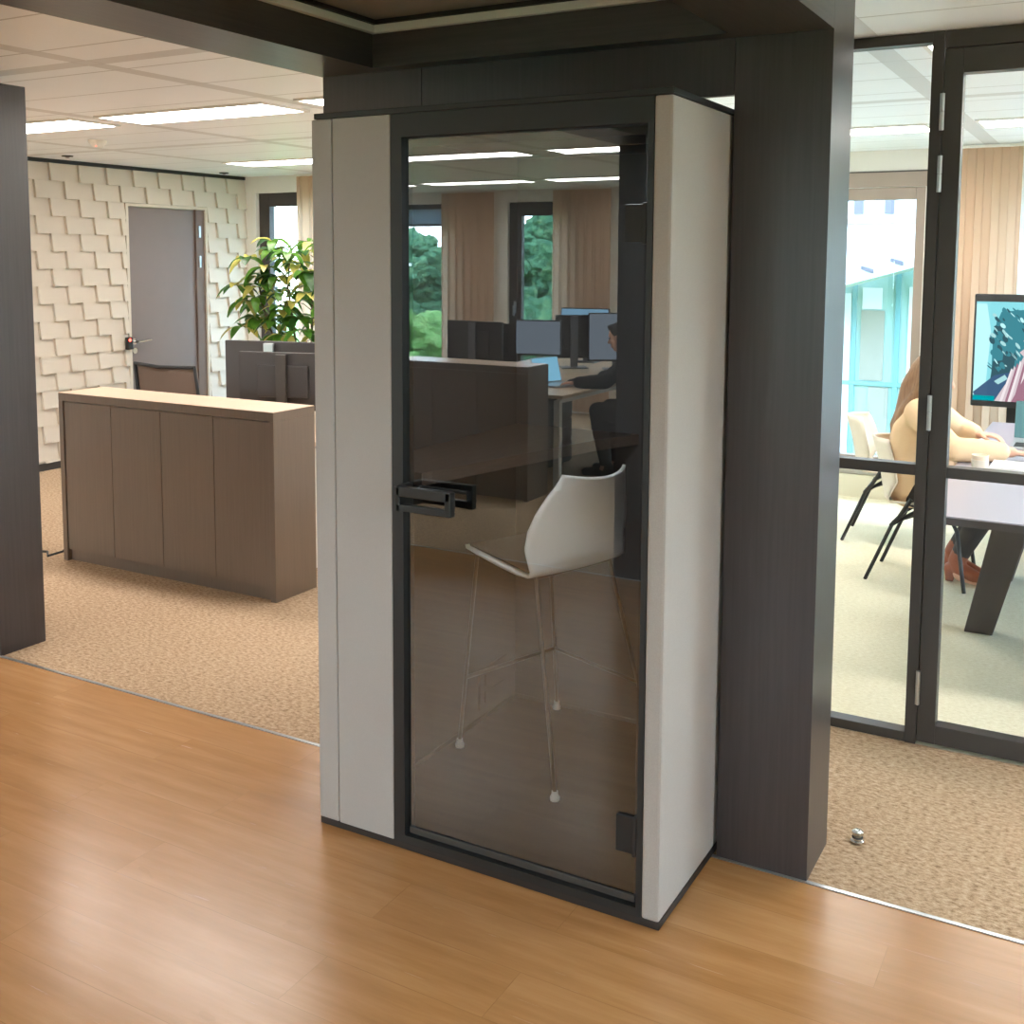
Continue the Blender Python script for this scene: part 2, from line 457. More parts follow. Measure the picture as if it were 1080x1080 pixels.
# ------------------------------------------------------------------ building shell
XL, XR, YB, YF, ZC = -7.67, 3.2, -5.98, 8.25, 2.53
XL2 = -10.5                         # the office behind the photographer is wider
YW0, YW1 = -0.295, 2.974           # wooden strip of floor between the two carpets
o = bx('floor', M['wood_floor'], (XL2, XR, YW0, YW1, -0.10, 0.0)); struct(o)
m = MB(); m.box(XL, -2.36, YW1, YF, -0.10, 0.0); m.box(-2.36, XR, YW1, 4.067, -0.10, 0.0)
struct(m.build('floor_carpet', M['carpet']))
struct(bx('floor_meeting', M['carpet_lit'], (-2.36, XR, 4.067, YF, -0.10, 0.0)))
struct(bx('floor_rear', M['carpet'], (XL2, XR, YB, YW0, -0.10, 0.0)))
m = MB(); m.box(XL, XR, YW1-0.006, YW1+0.008, 0.0, 0.003)
struct(m.build('trim_1', M['alu']))
m = MB(); m.box(XL, XR, YW0-0.008, YW0+0.006, 0.0, 0.003)
struct(m.build('trim_2', M['alu']))
struct(bx('ceiling', M['ceiling'], (XL2-0.2, XR+0.2, YB-0.3, YF+0.4, ZC, ZC+0.12)))

def wall_with_holes(name, axis, pos, thick, a0, a1, z1, holes, mat, z0=0.0):
    """axis 'y': wall in the plane y=pos running along x; holes = (a0,a1,z0,z1)"""
    m = MB()
    def b(p0, p1, q0, q1):
        if p1-p0 < 1e-4 or q1-q0 < 1e-4: return
        if axis == 'y': m.box(p0, p1, pos, pos+thick, q0, q1)
        else: m.box(pos, pos+thick, p0, p1, q0, q1)
    cur = a0
    for h0, h1, hz0, hz1 in sorted(holes):
        b(cur, h0, z0, z1); b(h0, h1, z0, hz0); b(h0, h1, hz1, z1); cur = h1
    b(cur, a1, z0, z1)
    return m.build(name, mat)

# window wall on the far side (left office + meeting room)
far_holes = [(-7.522, -6.2, 0.25, 2.37), (-5.4, -4.1, 0.25, 2.37), (-3.7, -2.7, 0.25, 2.37), (-1.95, -1.288, 0.24, 2.265), (-0.86, 1.6, 0.25, 2.29)]
struct(wall_with_holes('wall_far', 'y', YF, 0.30, XL-0.2, XR+0.2, ZC, far_holes, M['white_paint']))
rear_holes = [(-9.3, -7.04, 0.30, 2.39), (-6.309, -5.25, 0.06, 2.39), (-4.55, -3.45, 0.30, 2.39), (-2.7, -1.6, 0.30, 2.39), (-0.9, 0.3, 0.30, 2.39), (1.0, 2.4, 0.3, 2.39)]
struct(wall_with_holes('wall_rear', 'y', YB-0.30, 0.30, XL2-0.2, XR+0.2, ZC, rear_holes, M['white_paint']))
# side walls
DY0, DY1, DZ = 6.775, 7.69, 2.19
struct(wall_with_holes('wall_left', 'x', XL-0.2, 0.2, 1.6, YF, ZC, [(DY0, DY1, 0.0, DZ)], M['white_paint']))
struct(bx('wall_left_rear', M['white_paint'], (XL2-0.2, XL2, YB, 1.8, 0, ZC)))
struct(bx('wall_return', M['white_paint'], (XL2, XL-0.2, 1.6, 1.8, 0, ZC)))
struct(wall_with_holes('wall_right', 'x', XR, 0.2, YB, YF, ZC, [(0.7, 1.7, 0.5, 2.3), (5.0, 7.6, 0.5, 2.3)], M['white_paint']))
struct(bx('wall_meeting', M['white_paint'], (-2.42, -2.30, 4.02, YF, 0, ZC)))

# staggered wedge tiles on the left wall
m = MB()
PW, PH = 0.2858, 0.1420
row = 0; ztop = 2.497
while ztop - row*PH > 0.07:
    z1 = ztop-row*PH; z0 = max(z1-PH, 0.065)
    off = 5.984 if row % 2 == 0 else 5.841
    k0 = int((3.2-off)/PW)-1
    for k in range(k0, 12):
        a, b = off+k*PW, off+(k+1)*PW
        for lo, hi in ((3.2, DY0-0.03), (DY1+0.03, YF)) if z0 < DZ+0.02 else ((3.2, YF),):
            p, q = max(a, lo), min(b, hi)
            if q-p < 0.012: continue
            zz1, zz0 = z1, z0
            dp = lambda y, v: 0.026*(1-(y-a)/PW)+0.020*v+0.004
            X = XL
            P = [(X, p, zz0), (X, q, zz0), (X+dp(q, 1), q, zz0), (X+dp(p, 1), p, zz0)]
            T = [(X, p, zz1), (X, q, zz1), (X+dp(q, 0), q, zz1), (X+dp(p, 0), p, zz1)]
            A = [m.bm.verts.new(v) for v in P]; B = [m.bm.verts.new(v) for v in T]
            m.bm.faces.new(A[::-1]); m.bm.faces.new(B)
            for i in range(4): m.bm.faces.new((A[i], A[(i+1) % 4], B[(i+1) % 4], B[i]))
    row += 1
o = m.build('wall_left_tiles', M['tile']); struct(o)
m = MB(); m.box(XL, XL+0.018, 3.2, DY0-0.03, 0, 0.06); m.box(XL, XL+0.018, DY1+0.03, YF, 0, 0.06)
struct(m.build('baseboard_left', M['frame_grey']))
struct(bx('trim_3', M['black_matte'], (XL, XL+0.02, 3.2, YF, 2.499, ZC)))  # black strip painted in for the shadow gap above the tiles

# door in the tiled wall
d = thing('door_1', (XL, (DY0+DY1)/2, 0), 'grey-brown office door with pale frame in the tiled wall', 'door', kind='structure')
m = MB()
m.box(XL-0.19, XL+0.03, DY0-0.028, DY0, 0, DZ+0.02); m.box(XL-0.19, XL+0.03, DY1, DY1+0.028, 0, DZ+0.02)
m.box(XL-0.19, XL+0.03, DY0, DY1, DZ-0.005, DZ+0.02)
m.build('door_frame', M['tile'], d)
bx('jamb', M['door_frame'], (XL-0.06, XL+0.012, DY1-0.105, DY1, 0, DZ-0.005), d, 0.003)
bx('door_leaf', M['door_grey'], (XL-0.06, XL-0.01, DY0, DY1-0.105, 0.008, DZ-0.008), d, 0.003)
for z in (1.98, 1.70): bx('hinge', M['alu'], (XL-0.01, XL+0.022, DY1-0.075, DY1-0.05, z-0.055, z+0.055), d, 0.004)
for z in (1.02, 0.3): pass
h = MB()
hy, hz = DY0+0.055, 0.995
h.seg((XL-0.01, hy, hz), (XL+0.0, hy, hz), 0.026, n=20)
h.seg((XL, hy, hz), (XL+0.055, hy, hz), 0.010)
h.tube([(XL+0.055, hy-0.006, hz), (XL+0.057, hy+0.05, hz+0.004), (XL+0.055, hy+0.14, hz+0.012)], 0.010)
h.build('door_handle', M['steel'], d, True)
h = MB(); h.seg((XL-0.01, hy, hz-0.08), (XL+0.004, hy, hz-0.08), 0.026, n=20); h.build('lock_rosette', M['steel'], d, True)
rd = thing('lock_reader', (XL+0.035, DY0-0.06, 0.93), 'black lock reader with a red glow beside the door handle', 'reader')
bx('reader_body', M['lens_black'], (XL+0.036, XL+0.075, DY0-0.085, DY0-0.025, 0.935, 1.045), rd, 0.008)
h = MB(); h.ball((XL+0.076, DY0-0.062, 1.02), (0.008, 0.014, 0.014)); h.build('indicator_light', M['red_led'], rd, True)

# ------------------------------------------------------------------ windows
def window(n, y, out, x0, x1, z0, z1, fr=0.08, mat='win_frame', bars=(), depth=0.07, handle=None, fl=None, fr2=None):
    """framed window set into a wall whose room face is y; out=+1 or -1 towards the outside"""
    ys = y+out*0.05; ye = ys+out*depth
    t = thing('window_%d' % n, ((x0+x1)/2, ys, z0), None, None, kind='structure')
    L = fl if fl else fr
    rr_ = fr2 if fr2 else fr
    m = MB()
    m.box(x0, x0+L, ys, ye, z0, z1, 0.004); m.box(x1-rr_, x1, ys, ye, z0, z1, 0.004)
    m.box(x0+L, x1-fr, ys, ye, z1-fr*1.3, z1, 0.004); m.box(x0+L, x1-fr, ys, ye, z0, z0+fr, 0.004)
    for b in bars: m.box(b-0.03, b+0.03, ys, ye, z0+fr, z1-fr*1.3)
    m.build('window_frame', M[mat], t)
    bx('pane', M['win_glass'], (x0+L, x1-fr, ys+out*0.03, ys+out*0.036, z0+fr, z1-fr*1.3), t)
    if handle:
        h = MB(); hx, hz = handle
        h.box(hx-0.016, hx+0.016, ys-out*0.012, ys, hz-0.07, hz+0.07, 0.004); h.box(hx-0.012, hx+0.012, ys-out*0.045, ys-out*0.025, hz-0.10, hz+0.02, 0.004)
        h.box(hx-0.01, hx+0.01, ys-out*0.03, ys-out*0.005, hz-0.01, hz+0.02)
        h.build('window_handle', M['alu'], t)
    return t
window(1, YF, 1, -7.522, -6.2, 0.25, 2.37, 0.10, fl=0.131)
window(2, YF, 1, -5.4, -4.1, 0.25, 2.37, 0.09)
window(3, YF, 1, -3.7, -2.7, 0.25, 2.37, 0.09)
window(4, YF-0.03, 1, -1.95, -1.288, 0.24, 2.265, 0.066, 'win_frame_taupe')
window(5, YF, 1, -0.86, 1.6, 0.25, 2.29, 0.08, 'win_frame_taupe', bars=(0.4,))
window(6, YB, -1, -9.3, -7.04, 0.30, 2.39, 0.05)
window(7, YB, -1, -6.309, -5.25, 0.06, 2.39, 0.12, fl=0.158, handle=(-6.23, 1.18), fr2=0.30)
window(8, YB, -1, -4.55, -3.45, 0.30, 2.39, 0.08)  # from here on, unseen rear windows added to let in light
window(9, YB, -1, -2.7, -1.6, 0.30, 2.39, 0.08)
window(10, YB, -1, -0.9, 0.3, 0.30, 2.39, 0.08)
window(11, YB, -1, 1.0, 2.4, 0.30, 2.39, 0.08)
for n_, (a_, b_) in ((13, (0.7, 1.7)), (14, (5.0, 7.6))):  # unseen windows, added for cool light on the booth side and post
    t = thing('window_%d' % n_, (XR+0.08, (a_+b_)/2, 0.5), None, None, kind='structure')
    m = MB(); m.box(XR+0.06, XR+0.13, a_, a_+0.08, 0.5, 2.3); m.box(XR+0.06, XR+0.13, b_-0.08, b_, 0.5, 2.3); m.box(XR+0.06, XR+0.13, a_+0.08, b_-0.08, 0.5, 0.58); m.box(XR+0.06, XR+0.13, a_+0.08, b_-0.08, 2.22, 2.3)
    m.build('window_frame', M['win_frame_taupe'], t)
    bx('pane', M['win_glass'], (XR+0.09, XR+0.096, a_+0.08, b_-0.08, 0.58, 2.22), t)
struct(bx('sill_meeting', M['win_frame_taupe'], (-1.97, -1.22, YF-0.06, YF+0.02, 0.22, 0.24)))
m = MB(); m.box(-2.30, -1.1, YF-0.03, YF, 0.0, 0.17); 
struct(m.build('baseboard_meeting', M['cream_paint']))
struct(bx('trim_4', M['frame_grey'], (-2.30, -1.1, YF-0.016, YF, 2.372, 2.382)))
struct(bx('trim_6', M['win_frame_taupe'], (-2.0, -1.26, YF-0.012, YF, 2.268, 2.372)))

def curtain(name, x0, x1, y, z0, z1, mat, label, folds, amp=0.021, group=None):
    t = thing(name, ((x0+x1)/2, y, z0), label, 'curtain', group)
    m = MB()
    def fn(u, v):
        x = x0+(x1-x0)*u
        ph = u*folds*2*PI
        a = amp*(0.75+0.25*math.sin(5*u+1))*(1-0.25*v)
        return Vector((x+0.012*math.sin(2*ph), y+a*math.sin(ph+0.5*math.sin(3*v+u*6)*0.4), z0+(z1-z0)*v))
    m.sheet(fn, folds*16, 8)
    m.build('fabric', mat, t, 'all')
    bx('curtain_rail', M['white_plastic'], (x0-0.02, x1+0.02, y-0.012, y+0.012, z1, z1+0.02), t)
    return t
curtain('curtain', -6.90, -6.15, 8.13, 0.05, 2.505, M['curtain'], 'beige curtain at the office window behind the potted plant', 7)
curtain('curtain', -1.08, -0.66, 8.10, 0.04, 2.505, M['curtain'], 'beige curtain hanging behind the video screen in the meeting room', 4, 0.02)
curtain('sheer_curtain', -0.67, 1.7, 8.13, 0.04, 2.505, M['sheer'], 'white sheer curtain beside the beige one behind the video screen', 20, 0.03)
curtain('curtain', -7.14, -6.42, YB+0.12, 0.04, 2.505, M['curtain'], 'beige curtain mirrored in the booth door between its two windows', 7)
curtain('curtain', -5.66, -4.95, YB+0.12, 0.04, 2.505, M['curtain'], 'beige curtain mirrored in the booth door above the desk monitors', 7)
b = thing('roller_blind', (-7.27, YB-0.1, 2.1), 'short grey roller blind at the mirrored left-hand window', 'blind')
bx('blind_fabric', M['blind'], (-9.2, -7.09, YB-0.036, YB-0.032, 2.15, 2.33), b)
bx('bottom_bar', M['win_frame'], (-9.2, -7.09, YB-0.045, YB-0.025, 2.125, 2.15), b, 0.004)

# ------------------------------------------------------------------ ceiling lights
def ceiling_light(x, y, label, first=[None], group=None):
    if first[0] is None:
        t = thing('ceiling_light', (0, 0, ZC-0.012), label, 'ceiling light')
        m = MB()
        L, W = 0.60, 0.165
        m.box(-L-0.02, L+0.02, -W-0.02, -W, ZC-0.012, ZC-0.0005); m.box(-L-0.02, L+0.02, W, W+0.02, ZC-0.012, ZC-0.0005)
        m.box(-L-0.02, -L, -W, W, ZC-0.012, ZC-0.0005); m.box(L, L+0.02, -W, W, ZC-0.012, ZC-0.0005)
        m.build('light_frame', M['light_frame'], t)
        m = MB()
        m.box(-L, L, -W, W, ZC-0.010, ZC-0.001)
        m.build('diffuser', M['light'], t)
        first[0] = t
    else:
        t = copy_tree(first[0]); t['label'] = label
    t.location = (x, y, ZC-0.012)
    if group: t['group'] = group
    elif 'group' in t: del t['group']
    return t
ceiling_light(-4.48, 4.48, 'long ceiling light panel directly above the brown cabinet')
ceiling_light(-5.92, 4.48, 'ceiling light panel cut off by the dark left pillar')
ceiling_light(-3.04, 4.48, 'ceiling light panel whose tip shows beside the dark lintel end')
ceiling_light(-6.0, 7.05, 'ceiling light panel nearest the office window and the plant')
ceiling_light(-4.56, 7.05, 'ceiling light panel in the far office row hidden behind the booth')
ceiling_light(-1.68, 6.92, 'ceiling light panel above the meeting room window')
ceiling_light(-0.18, 6.86, 'ceiling light panel above the video screen')
ceiling_light(-0.08, 4.36, 'ceiling light panel just inside the meeting room glass door')
for x in (-6.02, -4.56, -3.09): ceiling_light(x, 5.12-7.2, {-6.02: 'front row office light panel mirrored at the edge of the booth door', -4.56: 'longest light panel mirrored top left in the booth door', -3.09: 'light panel mirrored top right in the booth door'}[x])
for x in (-7.38, -5.93, -4.48): ceiling_light(x, 5.12-9.8, {-7.38: 'light panel just a tip mirrored above the blind in the booth door', -5.93: 'lower long light panel mirrored in the booth door', -4.48: 'lower light panel mirrored above the right curtain in the booth door'}[x])
for i, (x, y) in enumerate(((-6.4, 1.3), (2.1, 1.3), (0.8, -2.1), (2.2, 4.4), (1.6, 6.9))):
    ceiling_light(x, y, 'ceiling light panel outside the picture', group='light panels out of frame')

def detector(x, y, r, mat, label, cat):
    t = thing('smoke_detector' if cat == 'smoke detector' else 'ceiling_sensor', (x, y, ZC-0.03), label, cat)
    m = MB()
    if cat == 'smoke detector':
        m.lathe((x, y, ZC), [(0.02, -0.05), (0.036, -0.046), (0.046, -0.03), (0.058, -0.018), (0.062, -0.001)])
        m.build('detector_body', mat, t, True)
        m = MB(); m.ball((x+0.02, y-0.03, ZC-0.042), 0.004); m.build('detector_lamp', M['red_led'], t)
    else:
        m.lathe((x, y, ZC), [(r*0.5, -0.012), (r*0.9, -0.010), (r, -0.001)]); m.build('sensor_body', mat, t, True)
        m = MB(); m.lathe((x, y, ZC-0.012), [(r*0.2, -0.006), (r*0.45, 0.0)]); m.build('sensor_lens', M['lens_black'], t, True)
    return t
detector(-6.14, 5.2, 0.06, M['white_plastic'], 'round white smoke detector on the office ceiling', 'smoke detector')
detector(-7.29, 5.88, 0.045, M['lens_black'], 'small dark ceiling sensor close to the tiled wall', 'sensor')
detector(-7.42, 7.72, 0.045, M['lens_black'], 'small dark ceiling sensor above the office door corner', 'sensor')

# ------------------------------------------------------------------ dark portal canopy
PXL0, PXL1, PXR0, PXR1 = -2.405, -2.145, -0.973, -0.709
PY0, PY1 = 2.977, 3.212            # rear portal
QY0, QY1 = -0.53, -0.30            # matching portal behind the photographer
t = thing('portal_canopy', (-1.56, 1.3, 0), 'dark oak portal frame with overhead beams around the grey booth', 'canopy')
m = MB()
m.box(PXR0, PXR1, PY0, PY1, 0.0, 2.525); m.build('post', M['dark_z'], t)
bx('post', M['dark_z'], (PXL0, PXL1, PY0, PY1, 0.0, 2.199), t)
bx('post', M['dark_z'], (PXL0, PXL1, QY0, QY1, 0.0, 2.35), t)
bx('post', M['dark_z'], (PXR0, PXR1, QY0-1.2, QY1-1.2, 0.0, 2.35), t)
m = MB(); m.box(PXL0, -2.0075, PY0, PY0+0.035, 2.20, 2.525); m.box(-2.0045, PXR0-0.0015, PY0, PY0+0.035, 2.20, 2.525); m.box(PXL0+0.01, PXR0-0.0015, PY0+0.012, PY0+0.034, 2.205, 2.52)
m.build('lintel', M['dark_z'], t)
bx('beam', M['dark_y'], (PXL0, PXL1, QY1, PY0-0.001, 2.352, 2.525), t)
bx('beam', M['dark_y'], (PXR0, PXR1, QY1-1.2, PY0-0.001, 2.352, 2.525), t)
bx('beam', M['dark_x'], (PXL1, PXR0, 2.905, PY0-0.001, 2.352, 2.525), t)
bx('beam', M['dark_x'], (PXL1, PXR0, QY0, QY1, 2.352, 2.525), t)
bx('ceiling_panel', M['canopy_ceiling'], (PXL1, PXR0, QY1, 2.905, 2.492, 2.50), t)
m = MB()
for (a0, a1, b0, b1) in ((PXL1, PXL1+0.022, QY1, 2.905), (PXR0-0.022, PXR0, QY1, 2.905)):
    m.box(a0, a1, b0, b1, 2.456, 2.480, 0.002)
for (b0, b1) in ((2.883, 2.905), (QY1, QY1+0.022)): m.box(PXL1+0.022, PXR0-0.022, b0, b1, 2.456, 2.480, 0.002)
m.build('light_track', M['white_plastic'], t)
m = MB()
for x in (PXL1+0.035, PXR0-0.035): m.box(x-0.006, x+0.006, QY1+0.03, 2.87, 2.478, 2.491)
m.box(PXL1+0.04, PXR0-0.04, 2.864, 2.876, 2.478, 2.491)
m.build('track_groove', M['black_matte'], t)

t = thing('column', (-4.49, 3.09, 0), 'free-standing dark oak column at the left edge of the photo', 'column')
bx('column_body', M['dark_z'], (-4.75, -4.231, PY0, 3.205, 0.0, 2.479), t, 0.002)

# ------------------------------------------------------------------ phone booth
BX0, BX1, BY0, BY1, BZ = -2.108, -0.986, 2.5525, 3.72, 2.149
t = thing('phone_booth', ((BX0+BX1)/2, (BY0+BY1)/2, 0), 'light grey felt one-person phone booth with dark glass door', 'phone booth')
m = MB(); m.box(BX0, BX1, BY0+0.004, BY1, 0.0, 0.0215, 0.002); m.build('plinth', M['plinth'], t)
m = MB(); m.box(BX0+0.010, BX1+0.0, BY0+0.0, BY1, BZ, BZ+0.016, 0.002); m.build('roof', M['black_metal'], t)
ZP0, ZP1 = 0.022, BZ-0.001
# side walls with felt outside and lining inside
IX0, IX1, IY1 = -2.063, -1.040, 3.672
m = MB(); m.box(BX0, -2.034, BY0, BY1, ZP0, ZP1, 0.006); m.mi = 0; m.build('side_panel', M['felt'], t)
m = MB(); m.box(-1.036, BX1, BY0+0.001, BY1, ZP0, ZP1, 0.008); m.build('side_panel', M['felt'], t)
bx('front_panel', M['felt'], (-2.0315, -1.829, BY0, BY0+0.055, ZP0, ZP1), t, 0.004)
bx('back_panel', M['felt'], (-2.034, -1.036, 3.66, BY1, ZP0, ZP1), t)
m = MB(); m.box(-2.0335, -2.030, BY0+0.060, 3.66, 0.03, 2.12); m.box(-1.040, -1.0365, BY0+0.06, 3.66, 0.03, 2.12); m.box(-2.03, -1.04, 3.655, 3.6595, 0.03, 2.12)
m.build('lining', M['felt_in'], t)
m = MB(); m.box(-2.03, -1.04, 3.652, 3.6545, 0.03, 0.045); m.box(-2.0295, -2.024, BY0+0.07, 3.652, 0.03, 0.045); m.build('skirting', M['felt_in'], t)
bx('booth_floor', plain('dark_booth_floor', lin(24, 21, 19), 0.9, 0, 0.05, 0.15, 20.0), (-2.034, -1.036, BY0+0.02, 3.66, 0.0225, 0.030), t)
bx('booth_ceiling', M['black_matte'], (-2.034, -1.036, BY0+0.06, 3.66, 2.121, 2.147), t)
bx('booth_fill_lamp', emit('booth_fill_lamp', (0.88, 0.95, 1.0, 1), 48.0), (-1.22, -1.06, BY0+0.065, BY0+0.20, 2.112, 2.1205), t)  # unseen lamp, added to brighten the stool
# frame of the door opening
m = MB()
m.box(-1.828, -1.790, BY0+0.002, BY0+0.055, ZP0, ZP1); m.box(-1.052, -1.0365, BY0+0.002, BY0+0.055, ZP0, ZP1)
m.box(-1.790, -1.052, BY0+0.002, BY0+0.055, 2.083, ZP1); m.box(-1.790, -1.052, BY0+0.002, BY0+0.055, ZP0, 0.045)
m.build('door_surround', M['black_metal'], t)
dr = MB(); GY = BY0+0.020
dr.box(-1.787, -1.055, GY, GY+0.010, 0.050, 2.080)
me_ = dr
bm_ = dr.bm; bm_.faces.ensure_lookup_table(); bmesh.ops.recalc_face_normals(bm_, faces=bm_.faces[:])
for f in bm_.faces: f.material_index = 0 if f.normal.y < -0.5 else 1
door = dr.build('door', [M['booth_glass'], M['glass_back']], t)
# dark border printed on the edge of the glass, handles, hinges
m = MB(); m.box(-1.7865, -1.772, GY+0.0105, GY+0.012, 0.052, 2.078); m.box(-1.069, -1.0555, GY+0.0105, GY+0.012, 0.052, 2.078)
m.box(-1.772, -1.069, GY+0.0105, GY+0.012, 2.058, 2.078); m.build('edge_seal', M['black_matte'], door)
m = MB(); m.box(-1.78, -1.06, GY-0.006, GY-0.0005, 0.050, 0.070, 0.002); m.build('drop_seal', plain('smoked_seal', lin(64, 62, 60), 0.5), door)
h = MB()
h.box(-1.780, -1.598, GY-0.070, GY-0.045, 1.078, 1.106, 0.003)      # outer grip, upper bar
h.box(-1.780, -1.612, GY-0.070, GY-0.050, 1.036, 1.056, 0.003)
h.box(-1.616, -1.596, GY-0.070, GY-0.045, 1.036, 1.105, 0.003)
h.box(-1.786, -1.766, GY-0.070, GY-0.0005, 1.036, 1.106, 0.003)
h.build('door_handle', M['black_metal'], door)
h = MB(); h.box(-1.786, -1.610, GY+0.040, GY+0.060, 1.062, 1.088, 0.003); h.box(-1.786, -1.766, GY+0.0125, GY+0.045, 1.062, 1.088, 0.003)
h.build('inner_handle', M['black_matte'], door)
for z0, z1 in ((1.79, 1.885), (0.185, 0.285)):
    h = MB(); h.box(-1.115, -1.056, GY-0.010, GY-0.0005, z0, z1, 0.002); h.box(-1.066, -1.054, GY-0.016, GY-0.0005, z0-0.004, z1+0.004, 0.003)
    h.build('hinge', M['black_matte'], door)
# fixed shelf-desk along the left inner wall
m = MB()
poly = [(-2.028, BY0+0.10), (-1.79, BY0+0.10), (-1.60, 3.45), (-1.52, 3.650), (-2.028, 3.650)]
m.prism(poly, lambda a, b: (a, b, 1.080), lambda a, b: (a, b, 1.118)); m.build('shelf_desk', [mk_darkwood('brown_shelf', lin(74, 62, 54), lin(92, 78, 68), 'y', 0.5)], t)
m = MB()
m.box(-2.0295, -2.018, 3.37, 3.57, 0.075, 0.23, 0.003); m.build('socket_panel', M['black_matte'], t)
m = MB(); 
for z in (0.12, 0.185): m.box(-2.0175, -2.012, 3.40, 3.54, z-0.022, z+0.022, 0.002)
m.build('socket_outlet', M['black_matte'], t)

# ------------------------------------------------------------------ bar stool in the booth
d_ = Vector((-0.94, 0.34, 0)).normalized(); s_ = Vector((0.34, 0.94, 0)).normalized(); Z_ = Vector((0, 0, 1))
t = thing('bar_stool', (-1.65, 3.20, 0.03), 'white shell bar stool with thin steel legs inside the phone booth', 'bar stool')
c0 = Vector((-1.65, 3.20, 0))
def P(df, ds, z): return c0 + d_*df + s_*ds + Z_*z
prof = [  # (forward, z, half width) from front lip over the seat and up the back
    (0.215, 0.772, 0.185), (0.205, 0.782, 0.195), (0.165, 0.780, 0.203), (0.09, 0.770, 0.207), (0.0, 0.759, 0.208), (-0.075, 0.751, 0.207), (-0.125, 0.752, 0.206),
    (-0.158, 0.765, 0.208), (-0.172, 0.80, 0.214), (-0.180, 0.85, 0.220), (-0.188, 0.90, 0.216), (-0.203, 0.955, 0.197), (-0.225, 1.01, 0.170), (-0.250, 1.058, 0.142), (-0.258, 1.070, 0.136)]
m = MB()
def shell(u, v):
    k = u*(len(prof)-1); i = min(int(k), len(prof)-2); a = k-i
    f0, z0, w0 = prof[i]; f1, z1, w1 = prof[i+1]
    f, z, wd = f0+(f1-f0)*a, z0+(z1-z0)*a, w0+(w1-w0)*a
    sv = (v-0.5)*2
    back = max(0.0, min(1.0, (u-0.42)/0.2))
    f += 0.055*back*sv*sv            # back curls round the sitter
    z += 0.010*(1-back)*sv*sv*0.6
    if u > 0.9: z += 0.012*sv*sv*(u-0.9)*10
    return P(f, sv*wd, z)
m.sheet(shell, 56, 20, 0.011)
o = m.build('seat_shell', plain('white_stool_shell', lin(246, 247, 246), 0.4, 0, 0.5, 0.01), t, 'all')
m = MB()
def pad(u, v):
    sv = (v-0.5)*2; f = 0.185-0.30*u
    e = max(abs(sv)**6, abs(2*u-1)**6)
    zz = 0.7505+0.030*max(0, (f+0.125)/0.30)+0.0145*(1-e)+0.010*sv*sv*0.6
    return P(f, sv*0.192, zz+0.008)
m.sheet(pad, 20, 20, 0.010); m.build('seat_pad', plain('dark_seat_pad', lin(66, 57, 50), 0.9, 0, 0.1), t, 'all')
feet = [(-1.979, 3.164), (-1.832, 3.629), (-1.513, 2.989), (-1.366, 3.454)]
tops = [P(0.175, -0.165, 0.764), P(0.175, 0.165, 0.764), P(-0.12, -0.165, 0.735), P(-0.12, 0.165, 0.735)]
tops[2].z = tops[3].z = 0.742
names = []
for (fx, fy), tp in zip(feet, tops):
    F = Vector((fx, fy, 0.055))
    lg = MB(); lg.tube([tp + Z_*0.002, tp.lerp(F, 0.04), tp.lerp(F, 0.5), F], 0.0065, 12)
    L = lg.build('leg', M['chrome'], t, True)
    g = MB(); g.lathe((fx, fy, 0.031), [(0.015, 0.0), (0.016, 0.010), (0.011, 0.020), (0.0105, 0.030)], 16); g.build('foot_glide', M['white_plastic'], L, True)
m = MB()
m.tube([tops[0]+Z_*0.003, tops[2].lerp(tops[0], 0.1)+Z_*0.002, tops[2]], 0.008); m.tube([tops[1]+Z_*0.003, tops[3].lerp(tops[1], 0.1)+Z_*0.002, tops[3]], 0.008)
m.tube([tops[2], tops[3]], 0.008); m.tube([tops[0].lerp(tops[2], 0.3), tops[1].lerp(tops[3], 0.3)], 0.008)
m.build('seat_frame', M['chrome'], t, True)
hgt = 0.30
at_ = [tp.lerp(Vector((f[0], f[1], 0.03)), (tp.z-hgt)/(tp.z-0.03)) for tp, f in zip(tops, feet)]
m = MB(); m.tube([at_[0], at_[1]], 0.007); m.build('footrest', M['chrome'], t, True)
m = MB(); m.tube([at_[1], at_[3]], 0.006); m.build('stretcher', M['chrome'], t, True)

# ------------------------------------------------------------------ cabinets (one in the office, one mirrored in the booth door)
def cabinet(x0, x1, yf, yb, label, flip=1):
    """front face at yf, back at yb"""
    t = thing('sideboard', ((x0+x1)/2, (yf+yb)/2, 0), label, 'cabinet')
    s = 1 if yb > yf else -1
    ZT = 0.976
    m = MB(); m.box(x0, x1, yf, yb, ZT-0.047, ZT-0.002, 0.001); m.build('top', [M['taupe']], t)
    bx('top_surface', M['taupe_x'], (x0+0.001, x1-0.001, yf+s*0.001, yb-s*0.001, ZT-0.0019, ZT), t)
    bx('side_panel', M['taupe'], (x0, x0+0.034, yf, yb, 0.0, ZT-0.047), t, 0.0015)
    bx('side_panel', M['taupe'], (x1-0.034, x1, yf, yb, 0.0, ZT-0.047), t, 0.0015)
    bx('carcass', M['taupe'], (x0+0.034, x1-0.034, yf+s*0.03, yb, 0.066, ZT-0.047), t)
    bx('plinth', M['taupe'], (x0+0.034, x1-0.034, yf+s*0.028, yb-s*0.01, 0.0, 0.066), t)
    n = 4; wd = (x1-x0-0.068)/n
    for k in range(n):
        bx('door', M['taupe'], (x0+0.034+k*wd+0.0018, x0+0.034+(k+1)*wd-0.0018, yf+s*0.008, yf+s*0.028, 0.068, ZT-0.052), t, 0.0015)
    return t
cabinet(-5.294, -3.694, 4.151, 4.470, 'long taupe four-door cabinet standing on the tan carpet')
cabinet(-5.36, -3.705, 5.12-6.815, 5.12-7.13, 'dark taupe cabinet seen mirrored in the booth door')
m = MB()
